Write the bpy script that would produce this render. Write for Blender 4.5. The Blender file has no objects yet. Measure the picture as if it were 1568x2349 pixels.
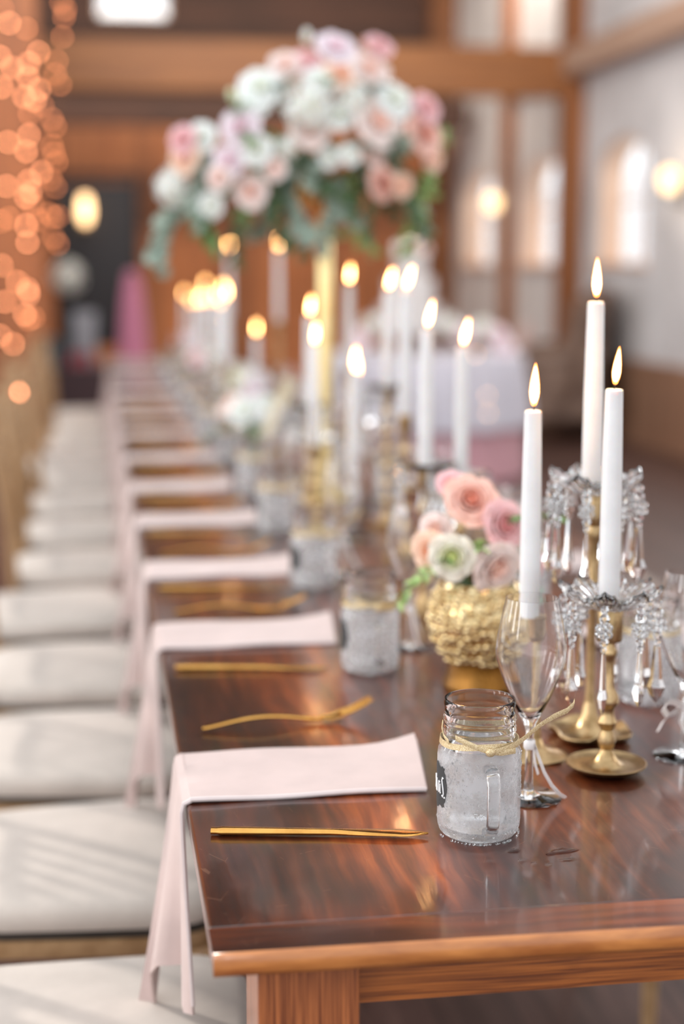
import bpy, math, random
from mathutils import Vector, Matrix
R = math.radians
sin, cos, pi = math.sin, math.cos, math.pi
random.seed(7)
S = bpy.context.scene
COL = S.collection

# ------------------------------------------------------------------ camera
H = 1.295                      # eye height
FPX, CX, CY = 3600.0, 784.0, 1174.5
PITCH = math.atan(559 / FPX)
YAW = math.atan(569 / math.hypot(FPX, 559))
cam_d = bpy.data.cameras.new('camera')
cam = bpy.data.objects.new('camera', cam_d)
COL.objects.link(cam)
cam.location = (0, 0, H)
cam.rotation_euler = (pi / 2 - PITCH, 0, -YAW)
cam_d.sensor_fit = 'VERTICAL'
cam_d.sensor_height = 36
cam_d.lens = 36 * FPX / 2349
cam_d.dof.use_dof = True
cam_d.dof.focus_distance = 1.47
cam_d.dof.aperture_fstop = 2.05
cam_d.clip_start = 0.02
S.camera = cam

# ------------------------------------------------------------------ light
W = bpy.data.worlds.new('world'); S.world = W
W.use_nodes = True
bg = W.node_tree.nodes['Background']
bg.inputs[0].default_value = (0.90, 0.95, 1.0, 1)
bg.inputs[1].default_value = 1.45

def lamp(name, kind, loc, direction, energy, color, **kw):
    d = bpy.data.lights.new(name, kind)
    d.energy = energy; d.color = color
    for k, v in kw.items(): setattr(d, k, v)
    o = bpy.data.objects.new(name, d); COL.objects.link(o)
    o.location = loc
    if direction: o.rotation_euler = Vector(direction).to_track_quat('-Z', 'Y').to_euler()
    return o
lamp('sun', 'SUN', (-5, 6, 5), (.77, -.64, -.47), 1.8, (1, .93, .86), angle=R(4))
lamp('barn_door_daylight', 'AREA', (-3.4, -1.8, 2.6), (4, 4.2, -2.1), 30, (1, .97, .95), shape='RECTANGLE', size=2.6, size_y=2.2)  # added soft fill from behind left; no door is built there
lamp('hall_lights', 'AREA', (.5, 8.2, 4.7), (0.1, 1, -.34), 300, (1, .92, .85), shape='RECTANGLE', size=5.0, size_y=1.2)  # added area light to brighten the beam, back wall and flowers
lamp('loft_lights', 'AREA', (1.0, 13.7, 4.5), (0, 1, -.62), 190, (1, .86, .72), shape='RECTANGLE', size=6.0, size_y=.5)  # added area light to lift the dark back wall

WIN = [(11.17, 12.33), (13.34, 14.62), (15.66, 17.0), (8.95, 9.95), (6.65, 7.65), (4.35, 5.35), (2.05, 3.05)]
for i, (a_, b_) in enumerate(WIN[3:]):            # area lights added in the unseen nearer right windows, for brightness and glints
    lamp('window_daylight', 'AREA', (3.98, (a_ + b_) / 2, 1.78), (-1, 0, 0), (9 if i == 0 else 22), (.93, .97, 1), shape='RECTANGLE', size=.9, size_y=.85)
for i, y_ in enumerate((-1.2, 1.0, 3.4, 6.2)):     # window-like area lights added along the open left side, for glints
    lamp('window_daylight', 'AREA', (-5.2, y_, 2.1), (1, 0, -.05), 34, (.97, .98, 1), shape='RECTANGLE', size=.7, size_y=1.7)
vs = S.view_settings
vs.view_transform = 'Standard'; vs.look = 'None'; vs.gamma = 1; vs.exposure = 0.10
vs.use_curve_mapping = False
S.cycles.sample_clamp_indirect = 4.0
S.cycles.sample_clamp_direct = 0.0
S.cycles.max_bounces = 14
S.cycles.transmission_bounces = 12
S.cycles.transparent_max_bounces = 12
S.cycles.caustics_refractive = True
S.cycles.caustics_reflective = True
S.cycles.blur_glossy = 0.3
S.cycles.use_adaptive_sampling = False

# ------------------------------------------------------------------ pixel -> place
def ray(px, py):
    x = (px - CX) / FPX; v = (CY - py) / FPX
    f = cos(PITCH) + v * sin(PITCH); z = -sin(PITCH) + v * cos(PITCH)
    return (f * sin(YAW) + x * cos(YAW), f * cos(YAW) - x * sin(YAW), z)
def on_z(px, py, z):
    r = ray(px, py); t = (z - H) / r[2]; return (r[0] * t, r[1] * t, z)
def on_y(px, py, Y):
    r = ray(px, py); t = Y / r[1]; return (r[0] * t, Y, H + r[2] * t)
def on_x(px, py, X):
    r = ray(px, py); t = X / r[0]; return (X, r[1] * t, H + r[2] * t)

# ------------------------------------------------------------------ materials
def srgb(c):
    return tuple(((v / 255) / 12.92 if v / 255 <= .04045 else ((v / 255 + .055) / 1.055) ** 2.4) for v in c) + (1,)
def mat(name):
    m = bpy.data.materials.new(name); m.use_nodes = True
    return m, m.node_tree, m.node_tree.nodes['Principled BSDF']
def setp(b, **kw):
    for k, v in kw.items():
        b.inputs[k.replace('_', ' ')].default_value = v
def noise_col(nt, b, c1, c2, scale=(8, 8, 8), detail=4, lo=.35, hi=.65, rough=.6):
    tc = nt.nodes.new('ShaderNodeTexCoord'); mp = nt.nodes.new('ShaderNodeMapping')
    mp.inputs['Scale'].default_value = scale
    n = nt.nodes.new('ShaderNodeTexNoise'); n.inputs['Scale'].default_value = 1; n.inputs['Detail'].default_value = detail
    n.inputs['Roughness'].default_value = rough
    cr = nt.nodes.new('ShaderNodeValToRGB')
    cr.color_ramp.elements[0].position = lo; cr.color_ramp.elements[0].color = srgb(c1)
    cr.color_ramp.elements[1].position = hi; cr.color_ramp.elements[1].color = srgb(c2)
    nt.links.new(tc.outputs['Object'], mp.inputs[0]); nt.links.new(mp.outputs[0], n.inputs[0])
    nt.links.new(n.outputs[0], cr.inputs[0]); nt.links.new(cr.outputs[0], b.inputs['Base Color'])
    return tc, mp, n, cr
def bump(nt, b, height, strength=.3, dist=.002):
    bp = nt.nodes.new('ShaderNodeBump'); bp.inputs['Strength'].default_value = strength; bp.inputs['Distance'].default_value = dist
    nt.links.new(height, bp.inputs['Height']); nt.links.new(bp.outputs[0], b.inputs['Normal'])
    return bp
def plain(name, c, rough=.6, metal=0, c2=None, scale=20, **kw):
    m, nt, b = mat(name)
    c2 = c2 or tuple(max(0, v * .88) for v in c)
    noise_col(nt, b, c2, c, (scale,) * 3)
    setp(b, Roughness=rough, Metallic=metal, **kw)
    return m
def wood(name, dark, light, axis='Y', rough=.4, grain=60, along=2.5, coat=0, plank=None, seam=.004, bstr=.25, lo=.3, hi=.7):
    """grain runs along axis; plank=(axis, width) draws the joints between boards"""
    m, nt, b = mat(name)
    sc = {'X': (along, grain, grain), 'Y': (grain, along, grain), 'Z': (grain, grain, along)}[axis]
    tc, mp, n, cr = noise_col(nt, b, dark, light, sc, 5, lo, hi)
    # slow figure warps the grain
    n2 = nt.nodes.new('ShaderNodeTexNoise'); n2.inputs['Scale'].default_value = 3.0
    nt.links.new(tc.outputs['Object'], n2.inputs[0])
    mixv = nt.nodes.new('ShaderNodeVectorMath'); mixv.operation = 'MULTIPLY_ADD'
    nt.links.new(n2.outputs['Color'], mixv.inputs[0]); mixv.inputs[1].default_value = (.06 if grain < 100 else .012,) * 3
    nt.links.new(tc.outputs['Object'], mixv.inputs[2]); nt.links.new(mixv.outputs[0], mp.inputs[0])
    h = n.outputs[0]
    if plank:
        sep = nt.nodes.new('ShaderNodeSeparateXYZ'); nt.links.new(tc.outputs['Object'], sep.inputs[0])
        d = nt.nodes.new('ShaderNodeMath'); d.operation = 'DIVIDE'; d.inputs[1].default_value = plank[1]
        nt.links.new(sep.outputs[plank[0]], d.inputs[0])
        fr = nt.nodes.new('ShaderNodeMath'); fr.operation = 'FRACT'; nt.links.new(d.outputs[0], fr.inputs[0])
        fl = nt.nodes.new('ShaderNodeMath'); fl.operation = 'FLOOR'; nt.links.new(d.outputs[0], fl.inputs[0])
        wn = nt.nodes.new('ShaderNodeTexWhiteNoise'); wn.noise_dimensions = '1D'; nt.links.new(fl.outputs[0], wn.inputs['W'])
        gt = nt.nodes.new('ShaderNodeMath'); gt.operation = 'GREATER_THAN'; gt.inputs[1].default_value = seam / plank[1]
        nt.links.new(fr.outputs[0], gt.inputs[0])
        hs = nt.nodes.new('ShaderNodeHueSaturation')
        mr = nt.nodes.new('ShaderNodeMapRange'); mr.inputs[3].default_value = .78; mr.inputs[4].default_value = 1.15
        nt.links.new(wn.outputs['Value'], mr.inputs[0])
        mu = nt.nodes.new('ShaderNodeMath'); mu.operation = 'MULTIPLY'
        mr2 = nt.nodes.new('ShaderNodeMapRange'); mr2.inputs[3].default_value = .35; mr2.inputs[4].default_value = 1
        nt.links.new(gt.outputs[0], mr2.inputs[0])
        nt.links.new(mr.outputs[0], mu.inputs[0]); nt.links.new(mr2.outputs[0], mu.inputs[1])
        nt.links.new(mu.outputs[0], hs.inputs['Value']); nt.links.new(cr.outputs[0], hs.inputs['Color'])
        nt.links.new(hs.outputs[0], b.inputs['Base Color'])
        h = gt.outputs[0]
    setp(b, Roughness=rough, Coat_Weight=coat, Coat_Roughness=.12)
    if bstr: bump(nt, b, h, bstr, .001)
    return m
def tabletop_mat(name, axis):
    m, nt, b = mat(name)
    L = nt.links.new; N = nt.nodes.new
    tc = N('ShaderNodeTexCoord')
    n2 = N('ShaderNodeTexNoise'); n2.inputs['Scale'].default_value = 6.0; n2.inputs['Detail'].default_value = 3
    L(tc.outputs['Object'], n2.inputs[0])
    warp = N('ShaderNodeVectorMath'); warp.operation = 'MULTIPLY_ADD'
    L(n2.outputs['Color'], warp.inputs[0]); warp.inputs[1].default_value = (.035, .06, 0); L(tc.outputs['Object'], warp.inputs[2])
    mp = N('ShaderNodeMapping'); mp.inputs['Scale'].default_value = (95, 5, 1) if axis == 'Y' else (5, 95, 1)
    L(warp.outputs[0], mp.inputs[0])
    n = N('ShaderNodeTexNoise'); n.inputs['Scale'].default_value = 1; n.inputs['Detail'].default_value = 6; L(mp.outputs[0], n.inputs[0])
    cr = N('ShaderNodeValToRGB'); e = cr.color_ramp.elements
    e[0].position = .28; e[0].color = srgb((76, 36, 22)); e[1].position = .8; e[1].color = srgb((166, 92, 50))
    x = e.new(.5); x.color = srgb((118, 60, 34))
    L(n.outputs[0], cr.inputs[0])
    # large wood figure in patches, amber strengthened to suggest warm reflections
    mp2 = N('ShaderNodeMapping'); mp2.inputs['Scale'].default_value = (9, 3.4, 1) if axis == 'Y' else (3, 9, 1)
    L(tc.outputs['Object'], mp2.inputs[0])
    n3 = N('ShaderNodeTexNoise'); n3.inputs['Scale'].default_value = 1; n3.inputs['Detail'].default_value = 3; L(mp2.outputs[0], n3.inputs[0])
    cr2 = N('ShaderNodeValToRGB'); f = cr2.color_ramp.elements
    f[0].position = .38; f[0].color = srgb((128, 108, 104)); f[1].position = .64; f[1].color = srgb((255, 240, 215))
    L(n3.outputs[0], cr2.inputs[0])
    mx = N('ShaderNodeMix'); mx.data_type = 'RGBA'; mx.blend_type = 'MULTIPLY'; mx.inputs[0].default_value = 1
    L(cr.outputs[0], mx.inputs[6]); L(cr2.outputs[0], mx.inputs[7])
    # warm reflection painted across the boards: amber band, darker towards the left
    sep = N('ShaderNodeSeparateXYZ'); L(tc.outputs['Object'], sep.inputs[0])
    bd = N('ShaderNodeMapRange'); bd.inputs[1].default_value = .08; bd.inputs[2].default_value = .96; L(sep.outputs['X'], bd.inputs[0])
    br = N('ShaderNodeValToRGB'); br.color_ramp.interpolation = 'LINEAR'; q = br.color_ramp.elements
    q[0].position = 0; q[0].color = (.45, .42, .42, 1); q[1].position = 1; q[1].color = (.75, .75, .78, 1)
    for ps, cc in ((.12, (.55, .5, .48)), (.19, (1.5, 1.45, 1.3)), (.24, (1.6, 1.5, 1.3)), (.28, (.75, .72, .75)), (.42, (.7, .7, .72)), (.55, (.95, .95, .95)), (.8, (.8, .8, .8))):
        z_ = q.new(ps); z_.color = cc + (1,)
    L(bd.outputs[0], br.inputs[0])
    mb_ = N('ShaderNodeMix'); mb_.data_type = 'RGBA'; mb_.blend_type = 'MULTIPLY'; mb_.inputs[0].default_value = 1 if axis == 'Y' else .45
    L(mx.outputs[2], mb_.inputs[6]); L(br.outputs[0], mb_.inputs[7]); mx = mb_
    # fine pale scratches
    vo = N('ShaderNodeTexVoronoi'); vo.feature = 'DISTANCE_TO_EDGE'; vo.inputs['Scale'].default_value = 1
    mp3 = N('ShaderNodeMapping'); mp3.inputs['Scale'].default_value = (26, 9, 1); mp3.inputs['Rotation'].default_value = (0, 0, R(38))
    L(warp.outputs[0], mp3.inputs[0]); L(mp3.outputs[0], vo.inputs[0])
    lt = N('ShaderNodeMath'); lt.operation = 'LESS_THAN'; lt.inputs[1].default_value = .006; L(vo.outputs['Distance'], lt.inputs[0])
    n5 = N('ShaderNodeTexNoise'); n5.inputs['Scale'].default_value = 45; L(tc.outputs['Object'], n5.inputs[0])
    g5 = N('ShaderNodeMath'); g5.operation = 'GREATER_THAN'; g5.inputs[1].default_value = .58; L(n5.outputs[0], g5.inputs[0])
    mm = N('ShaderNodeMath'); mm.operation = 'MULTIPLY'; L(lt.outputs[0], mm.inputs[0]); L(g5.outputs[0], mm.inputs[1])
    m3 = N('ShaderNodeMath'); m3.operation = 'MULTIPLY'; m3.inputs[1].default_value = .14; L(mm.outputs[0], m3.inputs[0])
    mx2 = N('ShaderNodeMix'); mx2.data_type = 'RGBA'; L(m3.outputs[0], mx2.inputs[0]); L(mx.outputs[2], mx2.inputs[6]); mx2.inputs[7].default_value = srgb((190, 140, 110))
    L(mx2.outputs[2], b.inputs['Base Color'])
    setp(b, Roughness=.3, Coat_Weight=.6, Coat_Roughness=.09, Specular_IOR_Level=.4)
    n4 = N('ShaderNodeTexNoise'); n4.inputs['Scale'].default_value = 7; n4.inputs['Detail'].default_value = 2; L(tc.outputs['Object'], n4.inputs[0])
    ad = N('ShaderNodeMath'); ad.operation = 'MULTIPLY_ADD'; ad.inputs[1].default_value = .10; L(n.outputs[0], ad.inputs[0]); L(n4.outputs[0], ad.inputs[2])
    bp = bump(nt, b, ad.outputs[0], .35, .003)
    L(bp.outputs[0], b.inputs['Coat Normal'])
    return m
def glass(name, rough=0.0, ior=1.45, tint=(255, 255, 255), bmp=None):
    m, nt, b = mat(name)
    setp(b, Base_Color=srgb(tint), Roughness=rough, IOR=ior, Transmission_Weight=1.0)
    if bmp:
        tc = nt.nodes.new('ShaderNodeTexCoord'); n = nt.nodes.new('ShaderNodeTexNoise')
        n.inputs['Scale'].default_value = bmp[0]; nt.links.new(tc.outputs['Object'], n.inputs[0])
        bump(nt, b, n.outputs[0], bmp[1], bmp[2])
    return m
def frosted_jar():
    """cold glass: clear neck, the body fogged with condensation in patches"""
    m, nt, b = mat('fogged_glass'); L = nt.links.new; N = nt.nodes.new
    setp(b, Base_Color=(1, 1, 1, 1), IOR=1.33, Transmission_Weight=1.0)
    tc = N('ShaderNodeTexCoord'); sep = N('ShaderNodeSeparateXYZ'); L(tc.outputs['Object'], sep.inputs[0])
    h = N('ShaderNodeMapRange'); h.inputs[1].default_value = .088; h.inputs[2].default_value = .080; L(sep.outputs['Z'], h.inputs[0])
    n = N('ShaderNodeTexNoise'); n.inputs['Scale'].default_value = 34; n.inputs['Detail'].default_value = 6; n.inputs['Roughness'].default_value = .65; L(tc.outputs['Object'], n.inputs[0])
    cr = N('ShaderNodeMapRange'); cr.inputs[1].default_value = .28; cr.inputs[2].default_value = .74; cr.inputs[3].default_value = .0; cr.inputs[4].default_value = 1.0
    L(n.outputs[0], cr.inputs[0])
    mu = N('ShaderNodeMath'); mu.operation = 'MULTIPLY'; L(h.outputs[0], mu.inputs[0]); L(cr.outputs[0], mu.inputs[1])
    r = N('ShaderNodeMath'); r.operation = 'MULTIPLY'; r.inputs[1].default_value = .45; L(mu.outputs[0], r.inputs[0]); L(r.outputs[0], b.inputs['Roughness'])
    vo = N('ShaderNodeTexVoronoi'); vo.inputs['Scale'].default_value = 900; vo.feature = 'SMOOTH_F1'; L(tc.outputs['Object'], vo.inputs[0])
    hm = N('ShaderNodeMath'); hm.operation = 'MULTIPLY'; L(vo.outputs['Distance'], hm.inputs[0]); L(h.outputs[0], hm.inputs[1])
    bump(nt, b, hm.outputs[0], .4, .0004)
    fd = N('ShaderNodeBsdfDiffuse'); fd.inputs[0].default_value = srgb((246, 246, 248)); ft = N('ShaderNodeBsdfTranslucent'); ft.inputs[0].default_value = srgb((246, 246, 248))
    fog = N('ShaderNodeMixShader'); fog.inputs[0].default_value = .5; L(fd.outputs[0], fog.inputs[1]); L(ft.outputs[0], fog.inputs[2])
    ms = N('ShaderNodeMixShader'); f = N('ShaderNodeMath'); f.operation = 'MULTIPLY'; f.inputs[1].default_value = .60
    L(mu.outputs[0], f.inputs[0]); L(f.outputs[0], ms.inputs[0]); L(b.outputs[0], ms.inputs[1]); L(fog.outputs[0], ms.inputs[2])
    L(ms.outputs[0], nt.nodes['Material Output'].inputs[0])
    return m
def emit(name, c, strength, sample=False):
    m, nt, b = mat(name)
    setp(b, Base_Color=(0, 0, 0, 1), Roughness=1, Emission_Color=srgb(c), Emission_Strength=strength)
    if not sample: m.cycles.emission_sampling = 'NONE'
    return m
def cloth(name, c, sheen=.3, weave=900, c2=None):
    m, nt, b = mat(name)
    noise_col(nt, b, c2 or tuple(v * .95 for v in c), c, (14,) * 3)
    setp(b, Roughness=.9, Sheen_Weight=sheen)
    tc = nt.nodes.new('ShaderNodeTexCoord'); n = nt.nodes.new('ShaderNodeTexNoise'); n.inputs['Scale'].default_value = weave
    nt.links.new(tc.outputs['Object'], n.inputs[0]); bump(nt, b, n.outputs[0], .15, .0006)
    return m
M = {}
M['floor'] = wood('floor_boards', (66, 44, 38), (112, 84, 76), 'Y', .42, 40, 1.2, .0, ('X', .14), .006)
M['wall_white'] = plain('plaster_white', (226, 223, 223), .85, scale=2)
M['wainscot'] = wood('wainscot', (140, 100, 78), (176, 138, 112), 'Z', .5, 20, 2, 0, ('Y', .12))
M['wall_wood'] = wood('wall_boards', (132, 76, 40), (196, 122, 72), 'Z', .55, 9, 1.0, 0, ('X', .34), .012, lo=.25, hi=.75)
M['wall_dark'] = wood('gable_boards', (48, 28, 20), (84, 52, 38), 'X', .7, 10, 1.0, 0, ('Z', .3), .012)  # loft and ceiling shade is put into this dark colour
M['beam'] = wood('golden_beam', (124, 74, 34), (168, 108, 54), 'X', .5, 14, 1.0, 0)
M['beam_dark'] = wood('brown_beam', (92, 54, 26), (140, 86, 44), 'X', .6, 14, 1.0, 0)
M['post'] = wood('post_wood', (112, 66, 34), (160, 100, 56), 'Z', .5, 16, 1.0, 0)
M['post_dark'] = wood('dark_post_wood', (104, 60, 32), (150, 92, 52), 'Z', .6, 16, 1.0, 0)
M['girt'] = wood('pale_girt', (168, 134, 112), (196, 166, 146), 'Y', .6, 16, 1.0, 0)
M['ceiling'] = wood('ceiling_boards', (44, 27, 20), (74, 46, 34), 'X', .8, 10, 1, 0)
M['jamb'] = wood('window_jamb', (214, 176, 150), (236, 206, 182), 'Z', .5, 12, 1.0, 0)
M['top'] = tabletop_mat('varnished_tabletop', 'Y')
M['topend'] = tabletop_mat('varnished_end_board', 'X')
M['edge'] = wood('worn_edge', (140, 74, 30), (208, 134, 70), 'X', .34, 60, 9, .5)
M['leg'] = wood('table_leg', (104, 50, 24), (182, 106, 58), 'Z', .36, 420, 7, .4, lo=.36, hi=.64)
M['apron'] = wood('table_apron', (104, 50, 16), (186, 106, 44), 'X', .36, 420, 7, .4, lo=.36, hi=.64)
M['gold'] = plain('polished_gold', (226, 170, 92), .16, 1, (205, 148, 76), 30)
M['brass'] = plain('aged_brass', (196, 166, 124), .34, 1, (160, 132, 92), 60)
M['brasspole'] = plain('satin_gold', (236, 216, 160), .34, 1, (226, 200, 140), 30)
M['mercury'] = plain('mercury_gold', (226, 204, 160), .16, 1, (196, 168, 118), 80)
M['vaseinside'] = plain('amber_vase', (150, 100, 30), .3, .6)
M['chairgold'] = plain('chair_gold', (184, 148, 108), .4, .15, (158, 122, 84), 30)
M['cushion'] = cloth('ivory_cushion', (216, 204, 193), .2, 500)
M['piping'] = plain('dark_seat_rim', (60, 52, 46), .7)
M['napkin'] = cloth('blush_napkin', (198, 175, 169), .25, 1400)
M['hem'] = cloth('napkin_hem', (222, 206, 203), .2, 1400)
M['wax'] = plain('ivory_wax', (222, 220, 219), .42, 0, (215, 212, 211), 30, Subsurface_Weight=.35, Subsurface_Radius=(.02, .01, .006), Subsurface_Scale=.35)
M['wick'] = plain('burnt_wick', (30, 22, 20), .9)
M['glass'] = glass('clear_glass')
M['crystal'] = glass('cut_crystal', 0, 1.6)
M['jarclear'] = glass('jar_glass', .02, 1.45, (255, 255, 255), (60, .1, .002))
M['fogged'] = frosted_jar()
M['water'] = glass('water', 0, 1.33)
M['puddle'] = glass('spilled_water', 0, 1.33, (255, 250, 245))
M['chalk'] = plain('chalkboard_label', (38, 40, 42), .7)
M['chalkink'] = plain('white_ink', (240, 240, 240), .6)
M['ribbongold'] = plain('glitter_ribbon', (232, 214, 176), .42, .45, (176, 146, 98), 1100)
M['organza'] = plain('white_organza', (246, 240, 238), .6, 0, (236, 228, 226), 60, Alpha=.82)
M['flame'] = emit('flame_core', (255, 200, 130), 24)
M['flamebase'] = emit('flame_foot', (255, 150, 70), 2.2)
M['bulb'] = emit('fairy_bulb', (255, 160, 114), 20)
M['bulbdim'] = emit('fairy_bulb_dim', (255, 152, 100), 9.5)
M['wire'] = plain('copper_wire', (120, 84, 56), .5, .5)
M['sconceglow'] = emit('lamp_glow', (255, 214, 160), 3.2)
M['metal_dark'] = plain('dark_metal', (48, 42, 40), .5, .6)
def flame_mix():
    m, nt, b = mat('flame_halo'); L = nt.links.new; N = nt.nodes.new
    e = N('ShaderNodeEmission'); e.inputs[0].default_value = srgb((255, 150, 70)); e.inputs[1].default_value = 4.0
    t = N('ShaderNodeBsdfTransparent'); ad = N('ShaderNodeAddShader')
    L(e.outputs[0], ad.inputs[0]); L(t.outputs[0], ad.inputs[1]); L(ad.outputs[0], nt.nodes['Material Output'].inputs[0])
    m.cycles.emission_sampling = 'NONE'
    return m
M['halo'] = flame_mix()
def petal_mat(name, outer, inner):
    m, nt, b = mat(name)
    tc = nt.nodes.new('ShaderNodeTexCoord'); g = nt.nodes.new('ShaderNodeVectorMath'); g.operation = 'LENGTH'
    nt.links.new(tc.outputs['Object'], g.inputs[0])
    cr = nt.nodes.new('ShaderNodeValToRGB'); cr.color_ramp.elements[0].position = .15; cr.color_ramp.elements[0].color = srgb(inner)
    cr.color_ramp.elements[1].position = .75; cr.color_ramp.elements[1].color = srgb(outer)
    nt.links.new(g.outputs['Value'], cr.inputs[0]); nt.links.new(cr.outputs[0], b.inputs['Base Color'])
    setp(b, Roughness=.6, Sheen_Weight=.2, Subsurface_Weight=.15, Subsurface_Scale=.05)
    return m
PET = {'blush': petal_mat('petal_blush', (246, 222, 212), (246, 190, 168)),
       'white': petal_mat('petal_white', (244, 243, 236), (232, 234, 214)),
       'cream': petal_mat('petal_cream', (242, 232, 212), (196, 204, 96)),
       'pink': petal_mat('petal_pink', (242, 186, 186), (224, 128, 128)),
       'coral': petal_mat('petal_coral', (246, 190, 172), (206, 104, 76)),
       'peach': petal_mat('petal_peach', (248, 204, 176), (240, 150, 104)),
       'lilac': petal_mat('petal_lilac', (244, 224, 228), (236, 190, 202)),
       'green': petal_mat('petal_green', (226, 236, 200), (170, 196, 120))}
M['leaf'] = plain('leaf_green', (124, 158, 96), .5, 0, (86, 122, 66), 40)
M['leafdark'] = plain('leaf_dark', (84, 108, 66), .5, 0, (58, 80, 50), 40)
M['leafteal'] = plain('eucalyptus', (170, 182, 166), .55, 0, (118, 138, 124), 40)
M['leaflight'] = plain('leaf_light', (172, 198, 124), .5, 0, (116, 150, 76), 40)
M['stem'] = plain('stem_green', (70, 96, 50), .6)

# ------------------------------------------------------------------ mesh builder
class MB:
    def __init__(s): s.v = []; s.f = []; s.smooth = True
    def add(s, vs, fs):
        o = len(s.v); s.v += [tuple(v) for v in vs]; s.f += [tuple(i + o for i in f) for f in fs]; return s
    def box(s, x0, x1, y0, y1, z0, z1):
        return s.add([(x0, y0, z0), (x1, y0, z0), (x1, y1, z0), (x0, y1, z0), (x0, y0, z1), (x1, y0, z1), (x1, y1, z1), (x0, y1, z1)],
                     [(0, 3, 2, 1), (4, 5, 6, 7), (0, 1, 5, 4), (1, 2, 6, 5), (2, 3, 7, 6), (3, 0, 4, 7)])
    def bar(s, a, b, w, h, up=(0, 0, 1)):
        a, b = Vector(a), Vector(b); d = (b - a).normalized(); up = Vector(up)
        if abs(d.dot(up)) > .98: up = Vector((1, 0, 0))
        r = d.cross(up).normalized(); u = r.cross(d)
        vs = [p + r * (sx * w / 2) + u * (sy * h / 2) for p in (a, b) for sx, sy in ((-1, -1), (1, -1), (1, 1), (-1, 1))]
        return s.add(vs, [(0, 3, 2, 1), (4, 5, 6, 7), (0, 1, 5, 4), (1, 2, 6, 5), (2, 3, 7, 6), (3, 0, 4, 7)])
    def lathe(s, prof, seg=24, c=(0, 0, 0), closed=False, fn=None):
        """prof: [(r, z)...]; r=0 ends are capped to a point; closed joins last to first (a ring section)"""
        vs = []; fs = []; idx = []
        for r, z in prof:
            if r <= 1e-6: idx.append([len(vs)]); vs.append((c[0], c[1], c[2] + z))
            else:
                row = []
                for k in range(seg):
                    a = 2 * pi * k / seg; rr, zz = (r, z) if fn is None else fn(r, z, a)
                    row.append(len(vs)); vs.append((c[0] + rr * cos(a), c[1] + rr * sin(a), c[2] + zz))
                idx.append(row)
        n = len(idx)
        for i in range(n if closed else n - 1):
            A, B = idx[i], idx[(i + 1) % n]
            for k in range(seg):
                k2 = (k + 1) % seg
                if len(A) == 1 and len(B) == 1: continue
                if len(A) == 1: fs.append((A[0], B[k2], B[k]))
                elif len(B) == 1: fs.append((A[k], A[k2], B[0]))
                else: fs.append((A[k], A[k2], B[k2], B[k]))
        return s.add(vs, fs)
    def tube(s, pts, rad, seg=8, caps=True):
        pts = [Vector(p) for p in pts]; n = len(pts)
        if not hasattr(rad, '__len__'): rad = [rad] * n
        prev = None; vs = []; fs = []
        for i, p in enumerate(pts):
            d = (pts[min(i + 1, n - 1)] - pts[max(i - 1, 0)]).normalized()
            if prev is None:
                prev = d.cross(Vector((0, 0, 1)) if abs(d.z) < .9 else Vector((1, 0, 0))).normalized()
            u = (prev - d * prev.dot(d)).normalized(); w = d.cross(u); prev = u
            for k in range(seg):
                a = 2 * pi * k / seg; vs.append(p + (u * cos(a) + w * sin(a)) * rad[i])
        for i in range(n - 1):
            for k in range(seg):
                k2 = (k + 1) % seg
                fs.append((i * seg + k, i * seg + k2, (i + 1) * seg + k2, (i + 1) * seg + k))
        if caps:
            fs.append(tuple(range(seg - 1, -1, -1))); fs.append(tuple((n - 1) * seg + k for k in range(seg)))
        return s.add(vs, fs)
    def sheet(s, rows, th=0):
        """rows of points -> surface; th gives it thickness along its normal"""
        nr, nc = len(rows), len(rows[0]); P = [[Vector(p) for p in r] for r in rows]
        if not th:
            return s.add([p for r in P for p in r], [(i * nc + j, i * nc + j + 1, (i + 1) * nc + j + 1, (i + 1) * nc + j) for i in range(nr - 1) for j in range(nc - 1)])
        top = []; bot = []
        for i in range(nr):
            for j in range(nc):
                du = P[min(i + 1, nr - 1)][j] - P[max(i - 1, 0)][j]; dv = P[i][min(j + 1, nc - 1)] - P[i][max(j - 1, 0)]
                n = du.cross(dv); n = n.normalized() if n.length > 1e-9 else Vector((0, 0, 1))
                top.append(P[i][j] + n * th / 2); bot.append(P[i][j] - n * th / 2)
        N = nr * nc; fs = []
        for i in range(nr - 1):
            for j in range(nc - 1):
                q = (i * nc + j, i * nc + j + 1, (i + 1) * nc + j + 1, (i + 1) * nc + j)
                fs.append(q); fs.append(tuple(N + k for k in reversed(q)))
        loop = [j for j in range(nc)] + [i * nc + nc - 1 for i in range(1, nr)] + [(nr - 1) * nc + j for j in range(nc - 2, -1, -1)] + [i * nc for i in range(nr - 2, 0, -1)]
        for a, b in zip(loop, loop[1:] + loop[:1]): fs.append((b, a, N + a, N + b))
        return s.add(top + bot, fs)
    def ball(s, c, r, seg=10, rings=6, sc=(1, 1, 1)):
        vs = [(c[0], c[1], c[2] - r * sc[2])]; fs = []
        for i in range(1, rings):
            t = pi * i / rings
            for k in range(seg):
                a = 2 * pi * k / seg
                vs.append((c[0] + r * sc[0] * sin(t) * cos(a), c[1] + r * sc[1] * sin(t) * sin(a), c[2] - r * sc[2] * cos(t)))
        vs.append((c[0], c[1], c[2] + r * sc[2])); last = len(vs) - 1
        for k in range(seg):
            k2 = (k + 1) % seg
            fs.append((0, 1 + k2, 1 + k)); fs.append((last, 1 + (rings - 2) * seg + k, 1 + (rings - 2) * seg + k2))
            for i in range(rings - 2):
                a = 1 + i * seg; b = a + seg; fs.append((a + k, a + k2, b + k2, b + k))
        return s.add(vs, fs)
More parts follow.
